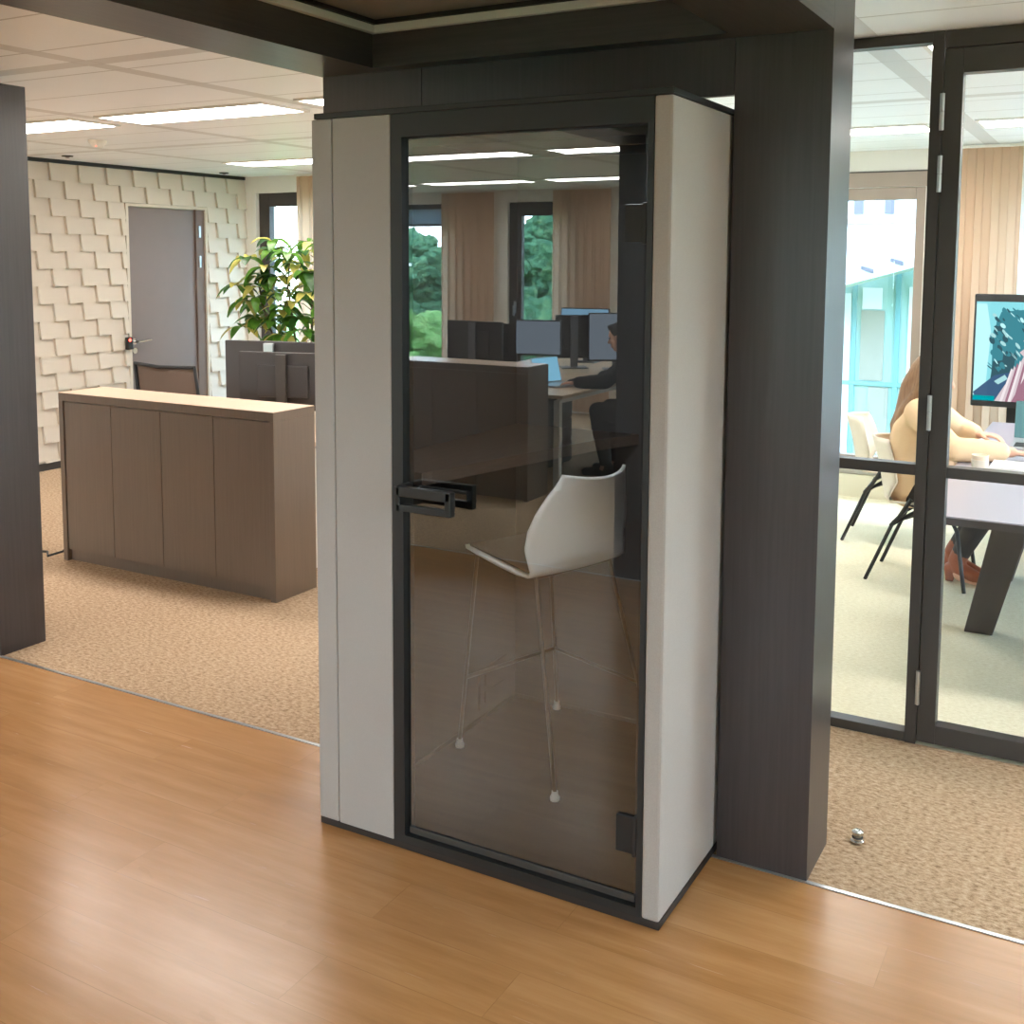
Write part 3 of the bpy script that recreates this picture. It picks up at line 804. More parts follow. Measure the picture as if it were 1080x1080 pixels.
m.tube([(-5.32, 4.30, 0.012), (-5.335, 4.24, 0.016), (-5.33, 4.19, 0.09), (-5.313, 4.20, 0.16), (-5.325, 4.25, 0.10), (-5.36, 4.20, 0.03), (-5.42, 4.14, 0.008), (-5.50, 4.20, 0.008), (-5.6, 4.17, 0.008), (-5.72, 4.24, 0.008)], 0.007, 8)
tag(m.build('power_cable', M['cable'], None, True), 'black power cable lying on the carpet beside the cabinet', 'cable')

# ------------------------------------------------------------------ monitors, desks, chairs
def monitor(loc, rz, label, wd=0.55, ht=0.33, zc=0.32, screen='screen_black', neck='mon_stand', back=None, group=None):
    """origin on the desk; the screen faces local -y"""
    t = thing('monitor', loc, label, 'monitor', group)
    t0 = t.location.copy()
    bxx = lambda nm, mt, dims, bev=0.0, par=None: bx(nm, mt, (dims[0]+t0.x, dims[1]+t0.x, dims[2]+t0.y, dims[3]+t0.y, dims[4]+t0.z, dims[5]+t0.z), par or t, bev)
    case = bxx('monitor_case', back or M['mon_back'], (-wd/2, wd/2, -0.004, 0.024, zc-ht/2, zc+ht/2), 0.006)
    bxx('screen', M[screen], (-wd/2+0.010, wd/2-0.010, -0.0055, -0.0042, zc-ht/2+0.016, zc+ht/2-0.010))
    bxx('case_bulge', back or M['mon_back'], (-wd*0.28, wd*0.28, 0.0245, 0.045, zc-ht*0.28, zc+ht*0.28), 0.008)
    bxx('neck', M[neck], (-0.035, 0.035, 0.0455, 0.066, 0.012, zc+ht/2-0.01), 0.004)
    m = MB(); m.box(-0.12+t0.x, 0.12+t0.x, -0.06+t0.y, 0.13+t0.y, t0.z+0.0, t0.z+0.012, 0.004); m.build('base', M['mon_stand'], t)
    t.rotation_euler = (0, 0, rz)
    return t
def desk(x0, x1, y0, y1, label, z=0.74, modesty=None):
    t = thing('desk', ((x0+x1)/2, (y0+y1)/2, 0), label, 'desk')
    bx('desktop', M['desk'], (x0, x1, y0, y1, z-0.025, z), t, 0.003)
    for sx in (x0+0.10, x1-0.10):
        for sy in (y0+0.12, y1-0.12):
            bx('leg', M['white_plastic'], (sx-0.025, sx+0.025, sy-0.025, sy+0.025, 0.0, z-0.055), t, 0.003)
    m = MB()
    for sx in (x0+0.10, x1-0.10): m.box(sx-0.02, sx+0.02, y0+0.145, y1-0.145, z-0.075, z-0.035)
    m.box(x0+0.12, x1-0.12, (y0+y1)/2-0.02, (y0+y1)/2+0.02, z-0.075, z-0.035)
    m.box(x0+0.08, x1-0.08, y0+0.1, y1-0.1, z-0.035, z-0.0255)
    m.build('frame', M['white_plastic'], t)
    if modesty is not None: bx('modesty_panel', M['grey_panel'], (x0+0.13, x1-0.03, modesty-0.01, modesty+0.01, 0.30, z-0.08), t, 0.002)
    return t
def office_chair(loc, rz, label, fab, back_h=(0.55, 1.02), arms=True, wd=0.5):
    """sitter faces local +y"""
    t = thing('office_chair', (0, 0, 0), label, 'office chair')
    m = MB(); m.box(-0.24, 0.24, -0.24, 0.24, 0.43, 0.50, 0.03); m.build('seat', fab, t, True)
    m = MB()
    def fn(u, v):
        a = (u-0.5)*2
        return Vector((a*wd/2*(1-0.05*v), -0.25-0.06*v+0.05*a*a, back_h[0]+(back_h[1]-back_h[0])*v + 0.012*a*a*v))
    m.sheet(fn, 16, 12, 0.02); m.build('backrest', fab, t, 'all')
    m = MB()
    m.tube([fn(0, 0)+Vector((0, -0.012, 0)), fn(0, 0.5)+Vector((0, -0.012, 0)), fn(0, 1)+Vector((0, -0.01, 0)), fn(0.5, 1)+Vector((0, -0.01, 0.004)), fn(1, 1)+Vector((0, -0.01, 0)), fn(1, 0.5)+Vector((0, -0.012, 0)), fn(1, 0)+Vector((0, -0.012, 0))], 0.013, 8)
    m.build('back_frame', M['chair_dark'], t, True)
    m = MB(); m.tube([(0, -0.1, 0.42), (0, -0.27, 0.44), (0, -0.295, 0.6), (0, -0.30, 0.75)], 0.022, 10); m.build('back_support', M['black_matte'], t, True)
    m = MB(); m.seg((0, 0, 0.12), (0, 0, 0.43), 0.028, n=14); m.build('gas_column', M['chrome'], t, True)
    for k in range(5):
        a = 2*PI*k/5+0.3; e = Vector((math.cos(a)*0.30, math.sin(a)*0.30, 0.075))
        m = MB(); m.tube([(0, 0, 0.12), e*0.5+Vector((0, 0, 0.065)), e+Vector((0, 0, 0.006))], [0.026, 0.02, 0.014], 8); L = m.build('base_arm', M['black_matte'], t, True)
        m = MB(); tx = Vector((-math.sin(a), math.cos(a), 0))
        m.seg(e-tx*0.022-Vector((0, 0, 0.045)), e+tx*0.022-Vector((0, 0, 0.045)), 0.03, n=14); m.build('caster', M['black_matte'], L, True)
    if arms:
        for s in (-1, 1):
            m = MB(); m.tube([(s*0.2, 0.0, 0.44), (s*0.29, 0.0, 0.46), (s*0.30, -0.02, 0.66)], 0.014, 8); m.box(s*0.30-0.035, s*0.30+0.035, -0.16, 0.12, 0.66, 0.685, 0.01)
            m.build('armrest', M['black_matte'], t, True)
    t.location = loc; t.rotation_euler = (0, 0, rz); return t

# left office, behind the cabinet
desk(-5.40, -3.85, 4.62, 5.86, 'beech desk with white legs behind the taupe office cabinet')
monitor((-4.798, 5.400, 0.74), PI+0.25, 'wide dark monitor back in front of the plant', 0.66, 0.38, 0.28, neck='alu')
monitor((-4.446, 5.110, 0.74), PI+0.25, 'nearer monitor back with dark stand, cut off by the booth edge', 0.60, 0.35, 0.26, neck='frame_grey')
bx_ = MB(); bx_.box(-5.36, -5.13, 5.55, 5.80, 0.7405, 0.765); tag(bx_.build('paper_stack', M['paper']), 'white sheets of paper on the desk beside the monitor stand', 'paper')
office_chair((-5.815, 5.71, 0), PI-0.04+PI, 'brown fabric office chair showing its low backrest above the cabinet', M['chair_mesh'], (0.56, 0.985), False, 0.63)

# potted schefflera
t = thing('potted_plant', (-6.15, 7.3, 0), 'tall leafy houseplant with green and yellow leaves by the window', 'plant')
m = MB(); m.lathe((-6.15, 7.3, 0.0), [(0.14, 0.0), (0.17, 0.03), (0.20, 0.36), (0.205, 0.40), (0.19, 0.40), (0.185, 0.37)], 28); m.build('pot', M['pot'], t, True)
m = MB(); m.lathe((-6.15, 7.3, 0.35), [(0.18, 0.0), (0.184, 0.012)], 24); m.build('soil', M['soil'], t, True)
rng = random.Random(11)
st = MB(); lf = MB()
def leaf(mb, base, direction, length, width, mi):
    d = direction.normalized(); side = d.cross(Vector((0, 0, 1)))
    if side.length < 0.05: side = Vector((1, 0, 0))
    side.normalize(); nrm = side.cross(d).normalized()
    n = 6; rows = []
    for i in range(n+1):
        u = i/n; wv = width*math.sin(PI*min(1, u*0.93+0.05))**0.8 if 0 < i < n else 0.002
        c = base + d*length*u + nrm*(0.10*length*math.sin(PI*u)) - Vector((0, 0, 1))*(0.30*length*u*u)
        rows.append((mb.bm.verts.new(c - side*wv + nrm*wv*0.3), mb.bm.verts.new(c), mb.bm.verts.new(c + side*wv + nrm*wv*0.3)))
    for A, B in zip(rows, rows[1:]):
        for k in (0, 1):
            f = mb.bm.faces.new((A[k], A[k+1], B[k+1], B[k])); f.material_index = mi; f.smooth = True
trunks = [((-6.15, 7.3, 0.36), (-6.2, 7.28, 0.95), (-6.22, 7.2, 1.5), (-6.18, 7.2, 1.86)), ((-6.12, 7.33, 0.36), (-6.05, 7.3, 0.9), (-5.96, 7.2, 1.4), (-5.9, 7.22, 1.72)), ((-6.18, 7.27, 0.36), (-6.32, 7.2, 0.9), (-6.42, 7.12, 1.3), (-6.46, 7.1, 1.55))]
for tr in trunks: st.tube(tr, [0.013, 0.011, 0.009, 0.006], 8)
nodes = []
for tr in trunks:
    for k in range(9):
        u = 0.36+0.64*k/8
        seg = u*3; i = min(int(seg), 2); p = Vector(tr[i]).lerp(Vector(tr[i+1]), seg-i); nodes.append(p)
extra = [(-6.50, 7.0, 1.74), (-6.46, 7.1, 1.58), (-6.52, 7.0, 1.38), (-6.44, 7.05, 1.24), (-6.3, 7.0, 1.66), (-6.35, 7.0, 1.5), (-6.05, 7.0, 1.78), (-5.85, 7.0, 1.45), (-6.1, 7.0, 1.33), (-6.36, 7.0, 1.22), (-5.9, 7.0, 1.15), (-6.2, 7.1, 1.1), (-6.3, 7.1, 1.88), (-5.75, 7.1, 1.85), (-5.7, 7.1, 1.55), (-5.75, 7.1, 1.3), (-6.0, 7.05, 1.25), (-6.2, 7.0, 1.22), (-5.95, 7.05, 1.62), (-6.12, 7.0, 1.45)]
for j, p in enumerate(nodes):
    a = j*2.4+rng.random(); el = rng.uniform(0.1, 0.6)
    tip = p + Vector((math.cos(a)*math.cos(el), math.sin(a)*math.cos(el), math.sin(el)*0.6))*rng.uniform(0.14, 0.26)
    st.tube([p, p.lerp(tip, 0.5)+Vector((0, 0, 0.02)), tip], [0.004, 0.0035, 0.003], 6)
    extra.append(tuple(tip))
for j, tip in enumerate(extra):
    tip = Vector(tip); n = rng.randint(5, 7); a0 = rng.random()*6
    for k in range(n):
        a = a0+2*PI*k/n
        dd = Vector((math.cos(a), math.sin(a), rng.uniform(-0.55, 0.25)))
        q = rng.random()
        mi = 2 if q < 0.30 else (1 if q < 0.45 else 0)
        leaf(lf, tip, dd, rng.uniform(0.14, 0.22), rng.uniform(0.034, 0.052), mi)
st.build('stems', M['stem'], t, True)
lf.build('foliage', [M['leaf_green'], M['leaf_dark'], M['leaf_yellow']], t, False, recalc=False)

# ------------------------------------------------------------------ meeting room: glass wall and door
GYF = 4.067
t = thing('glass_partition', (-0.77, GYF, 0), 'fixed full-height glass panel with dark frame beside the oak post', 'glass partition')
m = MB()
m.box(-2.30, -0.632, GYF, GYF+0.06, 2.492, 2.528, 0.002); m.box(-2.30, -0.632, GYF, GYF+0.06, 0.0, 0.036, 0.002)
m.box(-2.30, -2.26, GYF, GYF+0.06, 0.036, 2.492, 0.002)
m.box(-0.632, -0.593, GYF-0.004, GYF+0.064, 0.0, 2.528, 0.002)
m.build('frame', M['frame_grey'], t)
bx('glazing_bar', M['frame_grey'], (-2.26, -0.632, GYF+0.004, GYF+0.056, 0.985, 1.024), t, 0.002)
bx('pane', M['glass'], (-2.26, -0.632, GYF+0.026, GYF+0.034, 1.024, 2.492), t)
bx('pane', M['glass'], (-2.26, -0.632, GYF+0.026, GYF+0.034, 0.036, 0.985), t)
struct(t)
t = thing('door_2', (-0.1, GYF, 0), 'dark-framed glass meeting room door with silver hinges', 'glass door')
m = MB()
DX0, DX1 = -0.5905, 0.44
m.box(DX0, -0.529, GYF, GYF+0.06, 0.012, 2.468, 0.002); m.box(DX1-0.062, DX1, GYF, GYF+0.06, 0.012, 2.468, 0.002)
m.box(-0.529, DX1-0.062, GYF, GYF+0.06, 2.384, 2.468, 0.002); m.box(-0.529, DX1-0.062, GYF, GYF+0.06, 0.012, 0.081, 0.002)
m.build('door_frame', M['frame_grey'], t)
bx('glazing_bar', M['frame_grey'], (-0.529, DX1-0.062, GYF+0.004, GYF+0.056, 0.985, 1.024), t, 0.002)
bx('pane', M['glass'], (-0.529, DX1-0.062, GYF+0.026, GYF+0.034, 1.024, 2.384), t)
bx('pane', M['glass'], (-0.529, DX1-0.062, GYF+0.026, GYF+0.034, 0.081, 0.985), t)
for z in (2.255, 2.045, 1.215, 0.215):
    h = MB(); h.seg((-0.5915, GYF-0.012, z-0.062), (-0.5915, GYF-0.012, z-0.001), 0.008, n=12); h.seg((-0.5915, GYF-0.012, z+0.001), (-0.5915, GYF-0.012, z+0.062), 0.008, n=12)
    h.build('hinge', M['alu'], t, True)
struct(t)
m = MB(); m.box(DX0, XR, GYF-0.004, GYF+0.064, 2.470, 2.528, 0.002); m.box(DX1+0.003, DX1+0.05, GYF-0.004, GYF+0.064, 0.0, 2.470, 0.002)
struct(m.build('trim_5', M['frame_grey']))
t = thing('window_12', (1.8, GYF, 0), None, None, kind='structure')
m = MB(); m.box(DX1+0.05, XR, GYF, GYF+0.06, 0, 0.04); m.box(DX1+0.05, XR, GYF, GYF+0.06, 2.43, 2.47); m.build('frame', M['frame_grey'], t)
bx('pane', M['glass'], (DX1+0.05, XR, GYF+0.026, GYF+0.034, 0.04, 2.43), t)
t = thing('door_stop', (-0.63, 3.268, 0), 'small polished steel door stop on the carpet near the post', 'door stop')
m = MB(); m.lathe((-0.63, 3.268, 0), [(0.019, 0.0), (0.02, 0.006), (0.014, 0.010), (0.013, 0.022), (0.017, 0.027), (0.017, 0.034), (0.010, 0.039)], 24); m.build('stop_body', M['steel'], t, True)
m = MB(); m.lathe((-0.63, 3.268, 0.0135), [(0.0145, 0.0), (0.0165, 0.003), (0.0145, 0.006)], 24); m.build('rubber_ring', M['black_matte'], t, True)

# ------------------------------------------------------------------ meeting table and what is on it
TZ = 0.74
t = thing('meeting_table', (0.05, 6.0, 0), 'large lavender-grey meeting table with dark edge and slanted legs', 'table')
TX0, TX1, TY0, TY1 = -0.708, 0.80, 4.57, 7.44
m = MB(); m.box(TX0, TX1, TY0, TY1, TZ-0.006, TZ, 0.001); m.build('tabletop', M['table_top'], t)
m = MB(); m.box(TX0, TX1, TY0, TY1, TZ-0.036, TZ-0.0062, 0.002); m.build('table_edge', M['table_edge'], t)
for sx in (1, -1):
    for sy in (1, -1):
        cx, cy = (TX0+TX1)/2, (TY0+TY1)/2
        tp = Vector((cx-sx*0.42, cy-sy*0.72, TZ-0.036)); bt = Vector((cx-sx*0.585, cy-sy*0.50, 0.0))
        m = MB(); W, D = 0.062, 0.05
        q = [Vector((-W, -D, 0)), Vector((W, -D, 0)), Vector((W, D, 0)), Vector((-W, D, 0))]
        A = [m.bm.verts.new(bt+v) for v in q]; B = [m.bm.verts.new(tp+v*1.25) for v in q]
        m.bm.faces.new(A[::-1]); m.bm.faces.new(B)
        for i in range(4): m.bm.faces.new((A[i], A[(i+1) % 4], B[(i+1) % 4], B[i]))
        bmesh.ops.bevel(m.bm, geom=m.bm.edges[:], offset=0.003, segments=1, affect='EDGES')
        m.build('leg', M['table_leg'], t)
t = thing('paper_cup', (-0.575, 5.56, TZ), 'cream paper cup on the meeting table by the glass door', 'cup')
m = MB(); m.lathe((-0.575, 5.56, TZ+0.0005), [(0.026, 0.0), (0.028, 0.004), (0.037, 0.088), (0.039, 0.092), (0.037, 0.094), (0.034, 0.088), (0.026, 0.01)], 24); m.build('cup_body', M['cup'], t, True)
m = MB(); m.lathe((-0.575, 5.56, TZ+0.035), [(0.0322, 0), (0.0366, 0.0), (0.0392, 0.036), (0.0348, 0.036)], 24); m.build('cup_sleeve', M['cream_plastic'], t, True)
t = thing('paper_pile', (-0.39, 5.80, TZ), 'pile of white papers beside the cup on the meeting table', 'papers')
for k in range(5):
    a = random.uniform(-0.08, 0.08)
    m = MB(); m.box(-0.535, -0.22, 5.57, 5.79, TZ+0.0006+k*0.0075, TZ+0.0076+k*0.0075, rot=Matrix.Rotation(a, 3, 'Z')); m.build('paper_sheaf', M['paper'], t)
t = thing('laptop', (-0.40, 6.42, TZ), 'open teal laptop on the meeting table in front of the seated woman', 'laptop')
m = MB(); R = Matrix.Rotation(0.12, 3, 'Z')
m.box(-0.52, -0.21, 6.36, 6.72, TZ+0.0005, TZ+0.016, 0.004); m.build('laptop_base', M['silver'], t)
m = MB()
lidp = [(-0.25, TZ+0.016), (-0.245, TZ+0.016), (-0.165, TZ+0.24), (-0.172, TZ+0.242)]
m = MB(); m.box(-0.525, -0.23, 6.726, 6.734, TZ+0.016, TZ+0.225, 0.003, rot=Matrix.Rotation(-0.22, 3, 'X'), piv=(-0.4, 6.73, TZ+0.016)); m.build('laptop_lid', M['teal_lid'], t)
m = MB(); m.box(-0.50, -0.23, 6.40, 6.55, TZ+0.0162, TZ+0.0175); m.build('keyboard', M['black_matte'], t)

# video screen on its floor stand
TVY = 7.72; VX0, VX1, VZ0, VZ1 = -0.876, 0.40, 0.80, 1.532
t = thing('video_screen', ((VX0+VX1)/2, TVY, 0), 'large video call screen on a black stand at the end of the table', 'television')
bx('screen_case', M['black_matte'], (VX0, VX1, TVY, TVY+0.055, VZ0, VZ1), t, 0.010)
scr = bx('screen', M['tv_sky'], (VX0+0.014, VX1-0.014, TVY-0.002, TVY-0.0004, VZ0+0.040, VZ1-0.048), t)
m = MB()
mats = [M[k] for k in ('tv_pale', 'tv_dark', 'tv_teal', 'tv_blue', 'tv_hair', 'tv_pink', 'tv_leaf', 'tv_name', 'tv_skin', 'tv_strand')]
SX0, SX1, SZ0, SZ1 = VX0+0.014, VX1-0.014, VZ0+0.040, VZ1-0.048
lay = [0]
def pic(mi, pts):
    lay[0] += 1; y = TVY-0.0021-0.00004*lay[0]
    m.mi = mi
    m.face([(SX0+(SX1-SX0)*a, y, SZ0+(SZ1-SZ0)*b) for a, b in pts])
def blob2(mi, ca, cb, ra, rb, n=12, ph=0.0):
    pic(mi, [(min(1, max(0, ca+ra*math.cos(2*PI*k/n+ph))), min(1, max(0, cb+rb*math.sin(2*PI*k/n+ph)))) for k in range(n)])
pic(0, [(0, 0), (0.055, 0.0), (0.075, 0.7), (0.05, 0.98), (0, 0.98)])
pic(2, [(0.085, 0.0), (0.30, 0.0), (0.305, 0.9), (0.25, 0.93), (0.12, 0.90), (0.085, 0.7)])
pic(1, [(0.07, 0.0), (0.16, 0.0), (0.155, 0.42), (0.09, 0.40)])
pic(1, [(0.12, 0.16), (0.19, 0.16), (0.195, 0.50), (0.14, 0.50)])
rr = random.Random(5)
for k in range(110):
    a_, b_ = rr.uniform(0.075, 0.27), rr.uniform(0.30, 0.93)
    q = rr.uniform(0.006, 0.017); ph = rr.uniform(0, 3); e = rr.uniform(1.6, 3.0)
    mi = [2, 1, 2, 6, 2, 1, 0][k % 7]
    pic(mi, [(a_+q*math.cos(2*PI*j/8+ph), b_+q*e*math.sin(2*PI*j/8)) for j in range(8)])
pic(3, [(0.02, 0.0), (0.0, 0.08), (0.10, 0.26), (0.22, 0.32), (0.30, 0.0)])
pic(6, [(0.10, 0.20), (0.15, 0.27), (0.165, 0.23), (0.12, 0.17)])
pic(4, [(0.105, 0.0), (0.15, 0.16), (0.20, 0.30), (0.235, 0.46), (0.215, 0.50), (0.25, 0.56), (0.23, 0.62), (0.285, 0.66), (0.27, 0.72), (0.36, 0.80), (0.52, 0.86), (0.66, 0.76), (0.74, 0.5), (0.80, 0.0)])
for k in range(14):
    u = k/13; x = 0.13+0.17*u; pic([9, 4, 5][k % 3], [(x, 0.0), (x+0.012, 0.0), (x+0.06, 0.30+0.35*u), (x+0.05, 0.34+0.35*u)])
pic(5, [(0.185, 0.0), (0.245, 0.26), (0.30, 0.36), (0.40, 0.36), (0.62, 0.34), (0.70, 0.0)])
blob2(8, 0.47, 0.52, 0.12, 0.26, 20)
pic(5, [(0.41, 0.36), (0.47, 0.33), (0.53, 0.36), (0.47, 0.385)])
blob2(1, 0.42, 0.56, 0.018, 0.022, 10); blob2(1, 0.52, 0.56, 0.018, 0.022, 10)
pic(4, [(0.34, 0.50), (0.36, 0.74), (0.48, 0.82), (0.60, 0.74), (0.61, 0.5), (0.57, 0.68), (0.47, 0.74), (0.38, 0.68)])
pic(7, [(0.0, 0.0), (0.105, 0.0), (0.105, 0.05), (0.0, 0.05)])
m.build('screen_picture', mats, scr, recalc=False)
bx('neck', M['black_matte'], (-0.66, 0.19, TVY+0.056, TVY+0.09, 0.40, 1.2), t, 0.004)
m = MB(); m.box(-0.35, -0.27, TVY+0.091, TVY+0.13, 0.03, 1.1); m.box(-0.20, -0.12, TVY+0.091, TVY+0.13, 0.03, 1.1); m.build('stand_post', M['black_matte'], t)
m = MB(); m.box(-0.70, 0.22, TVY-0.1, TVY+0.25, 0.0, 0.03, 0.005); m.build('stand_base', M['black_matte'], t)

# ------------------------------------------------------------------ meeting room chairs
def shell_chair(loc, rz, label):
    """sitter faces local +x"""
    t = thing('shell_chair', (0, 0, 0), label, 'chair')
    m = MB()
    pr = [(0.23, 0.425, 0.20), (0.20, 0.44, 0.215), (0.10, 0.43, 0.22), (-0.05, 0.415, 0.22), (-0.15, 0.415, 0.215), (-0.205, 0.45, 0.215), (-0.225, 0.52, 0.22), (-0.24, 0.60, 0.22), (-0.26, 0.68, 0.205), (-0.285, 0.755, 0.17), (-0.29, 0.775, 0.14)]
    def fn(u, v):
        k = u*(len(pr)-1); i = min(int(k), len(pr)-2); a = k-i
        f = pr[i][0]+(pr[i+1][0]-pr[i][0])*a; z = pr[i][1]+(pr[i+1][1]-pr[i][1])*a; wd = pr[i][2]+(pr[i+1][2]-pr[i][2])*a
        s = (v-0.5)*2; b = max(0, min(1, (u-0.4)/0.25))
        return Vector((f+0.12*b*s*s, s*wd, z+0.03*(1-b)*s*s))
    m.sheet(fn, 40, 16, 0.012); m.build('seat_shell', M['cream_plastic'], t, 'all')
    for sx, sy in ((1, 1), (1, -1), (-1, 1), (-1, -1)):
        m = MB(); 
        if sx > 0: pts = [(0.15, sy*0.15, 0.40), (0.20, sy*0.19, 0.32), (0.25, sy*0.205, 0.0)]
        else: pts = [(-0.02, sy*0.17, 0.395), (-0.13, sy*0.195, 0.32), (-0.26, sy*0.205, 0.0)]
        m.tube(pts, 0.0105, 10); m.build('leg', M['chair_leg'], t, True)
    m = MB(); m.tube([(-0.12, -0.19, 0.335), (-0.14, 0, 0.31), (-0.12, 0.19, 0.335)], 0.009, 8)
    m.tube([(0.15, -0.15, 0.40), (0.15, 0.15, 0.40)], 0.009, 8)
    for q in (-1, 1): m.tube([(-0.135, q*0.197, 0.315), (-0.09, q*0.215, 0.37), (-0.045, q*0.228, 0.45), (-0.03, q*0.226, 0.475)], 0.012, 8); m.tube([(-0.13, q*0.19, 0.333), (0.0, q*0.16, 0.385), (0.15, q*0.15, 0.40)], 0.009, 8)
    m.build('seat_frame', M['chair_leg'], t, True)
    t.location = loc; t.rotation_euler = (0, 0, rz); return t
ch1 = shell_chair((-0.925, 6.305, 0), -0.02, 'cream shell chair with black legs under the seated woman')
ch2 = copy_tree(ch1); ch2.location = (-1.245, 7.115, 0); ch2.rotation_euler = (0, 0, 0.06)
ch2['label'] = 'empty cream shell chair with black legs by the meeting room window'

# ------------------------------------------------------------------ people
def capsule(mb, p0, r0, p1, r1, n=14):
    p0, p1 = Vector(p0), Vector(p1)
    mb.seg(p0, p1, r0, r1, n); mb.ball(p0, r0, 2); mb.ball(p1, r1, 2)
def chain(mb, pts):
    for (a, ra), (b, rb) in zip(pts, pts[1:]): capsule(mb, a, ra, b, rb)
def remesh(mb, name, mat, parent, voxel, smooth_n=2, decim=None):
    o = mb.build(name, mat, parent)
    md = o.modifiers.new('r', 'REMESH'); md.mode = 'VOXEL'; md.voxel_size = voxel
    if smooth_n:
        sm = o.modifiers.new('s', 'SMOOTH'); sm.iterations = smooth_n; sm.factor = 0.5
    dg = bpy.context.evaluated_depsgraph_get(); dg.update()
    me = bpy.data.meshes.new_from_object(o.evaluated_get(dg))
    o.modifiers.clear(); old = o.data; o.data = me; bpy.data.meshes.remove(old)
    me.materials.clear()
    for mm in (mat if isinstance(mat, (list, tuple)) else [mat]): me.materials.append(mm)
    me.polygons.foreach_set('use_smooth', [True]*len(me.polygons))
    return o
def hand(mb, wrist, dirv, palm_n, side, curl=0.35, sc=1.0):
    """wrist point, pointing direction, palm normal (towards palm), side (towards thumb)"""
    d = Vector(dirv).normalized(); n = Vector(palm_n).normalized(); s = Vector(side).normalized()
    w = Vector(wrist); tips = []
    for k, (off, L) in enumerate(((0.030, 0.070), (0.010, 0.078), (-0.010, 0.072), (-0.029, 0.056))):
        base = w + d*0.085*sc + s*off*sc
        capsule(mb, w + s*off*0.7*sc, 0.014*sc, base, 0.0115*sc, 10)
        p = base; dd = d + s*off*1.2
        ang = curl
        for j, fr in enumerate((0.45, 0.32, 0.23)):
            dd = (dd.normalized()*math.cos(ang*(0.5+0.4*j)) + n*math.sin(ang*(0.5+0.4*j)))
            q = p + dd*L*fr*sc
            capsule(mb, p, (0.0095-0.0009*j)*sc, q, (0.0088-0.0009*j)*sc, 10); p = q
        tips.append((p.copy(), dd.normalized()))
    tb = w + d*0.025*sc + s*0.028*sc
    m1 = tb + (d*0.6+s*0.75+n*0.2).normalized()*0.042*sc; m2 = m1 + (d*0.9+s*0.3+n*0.35).normalized()*0.036*sc
    capsule(mb, w + d*0.02*sc + s*0.012*sc, 0.016*sc, tb, 0.0145*sc, 10)
    capsule(mb, tb, 0.0135*sc, m1, 0.0115*sc, 10); capsule(mb, m1, 0.0112*sc, m2, 0.0092*sc, 10)
    return tips
def head(mb, c, face, up, r=0.096):
    f = Vector(face).normalized(); u = Vector(up).normalized(); s = u.cross(f).normalized()
    Mx = Matrix((s, f, u)).transposed()
    c = Vector(c)
    mb.ball(c+u*0.030-f*0.008, (0.074, 0.094, 0.090), 3, Mx)            # skull
    mb.ball(c-u*0.030+f*0.018, (0.060, 0.070, 0.082), 3, Mx)            # face
    mb.ball(c-u*0.085+f*0.052, (0.030, 0.026, 0.024), 2, Mx)            # chin
    capsule(mb, c+u*0.012+f*0.082, 0.010, c-u*0.022+f*0.103, 0.013, 10)  # nose
    mb.ball(c-u*0.025+f*0.088+s*0.011, 0.009, 1); mb.ball(c-u*0.025+f*0.088-s*0.011, 0.009, 1)
    mb.ball(c+u*0.028+f*0.074, (0.05, 0.016, 0.010), 2, Mx)             # brow
    for k in (-1, 1):
        mb.ball(c-u*0.022+f*0.062+s*k*0.036, (0.022, 0.02, 0.018), 2, Mx)    # cheek
        mb.ball(c-u*0.005-f*0.005+s*k*0.074, (0.010, 0.020, 0.032), 2, Mx)   # ear
    mb.ball(c-u*0.052+f*0.080, (0.022, 0.012, 0.007), 2, Mx); mb.ball(c-u*0.062+f*0.079, (0.019, 0.012, 0.007), 2, Mx)
    return Mx
def face_parts(c, face, up, parent):
    f = Vector(face).normalized(); u = Vector(up).normalized(); s = u.cross(f).normalized(); c = Vector(c); Mx = Matrix((s, f, u)).transposed()
    for k in (-1, 1):
        m = MB(); m.ball(c+u*0.008+f*0.079+s*k*0.032, (0.013, 0.008, 0.0075), 2, Mx); m.build('eye', M['eye'], parent, 'all')
    m = MB(); m.ball(c-u*0.053+f*0.088, (0.020, 0.007, 0.0045), 2, Mx); m.ball(c-u*0.061+f*0.087, (0.017, 0.007, 0.0045), 2, Mx); m.build('lips', M['lip'], parent, 'all')

# --- woman at the meeting table, facing +x
pw = thing('person', (-0.93, 6.30, 0), 'woman in apricot sweater, dark trousers and rust ankle boots seated at the table', 'person')
V = Vector
pel = V((-0.985, 6.30, 0.515)); chest = V((-0.975, 6.28, 0.80)); neckb = V((-0.94, 6.27, 0.975)); hc = V((-0.897, 6.27, 1.118))
shR, shL = V((-0.945, 6.105, 0.935)), V((-0.945, 6.445, 0.945))
elR, wrR = V((-0.735, 5.845, 0.802)), V((-0.475, 5.985, 0.790))
elL, wrL = V((-0.800, 6.620, 0.800)), V((-0.690, 6.555, 0.786))
hipR, hipL = V((-0.95, 6.21, 0.50)), V((-0.95, 6.39, 0.50))
knR, knL = V((-0.575, 6.225, 0.505)), V((-0.565, 6.42, 0.505))
anR, anL = V((-0.745, 6.30, 0.12)), V((-0.79, 6.50, 0.12))
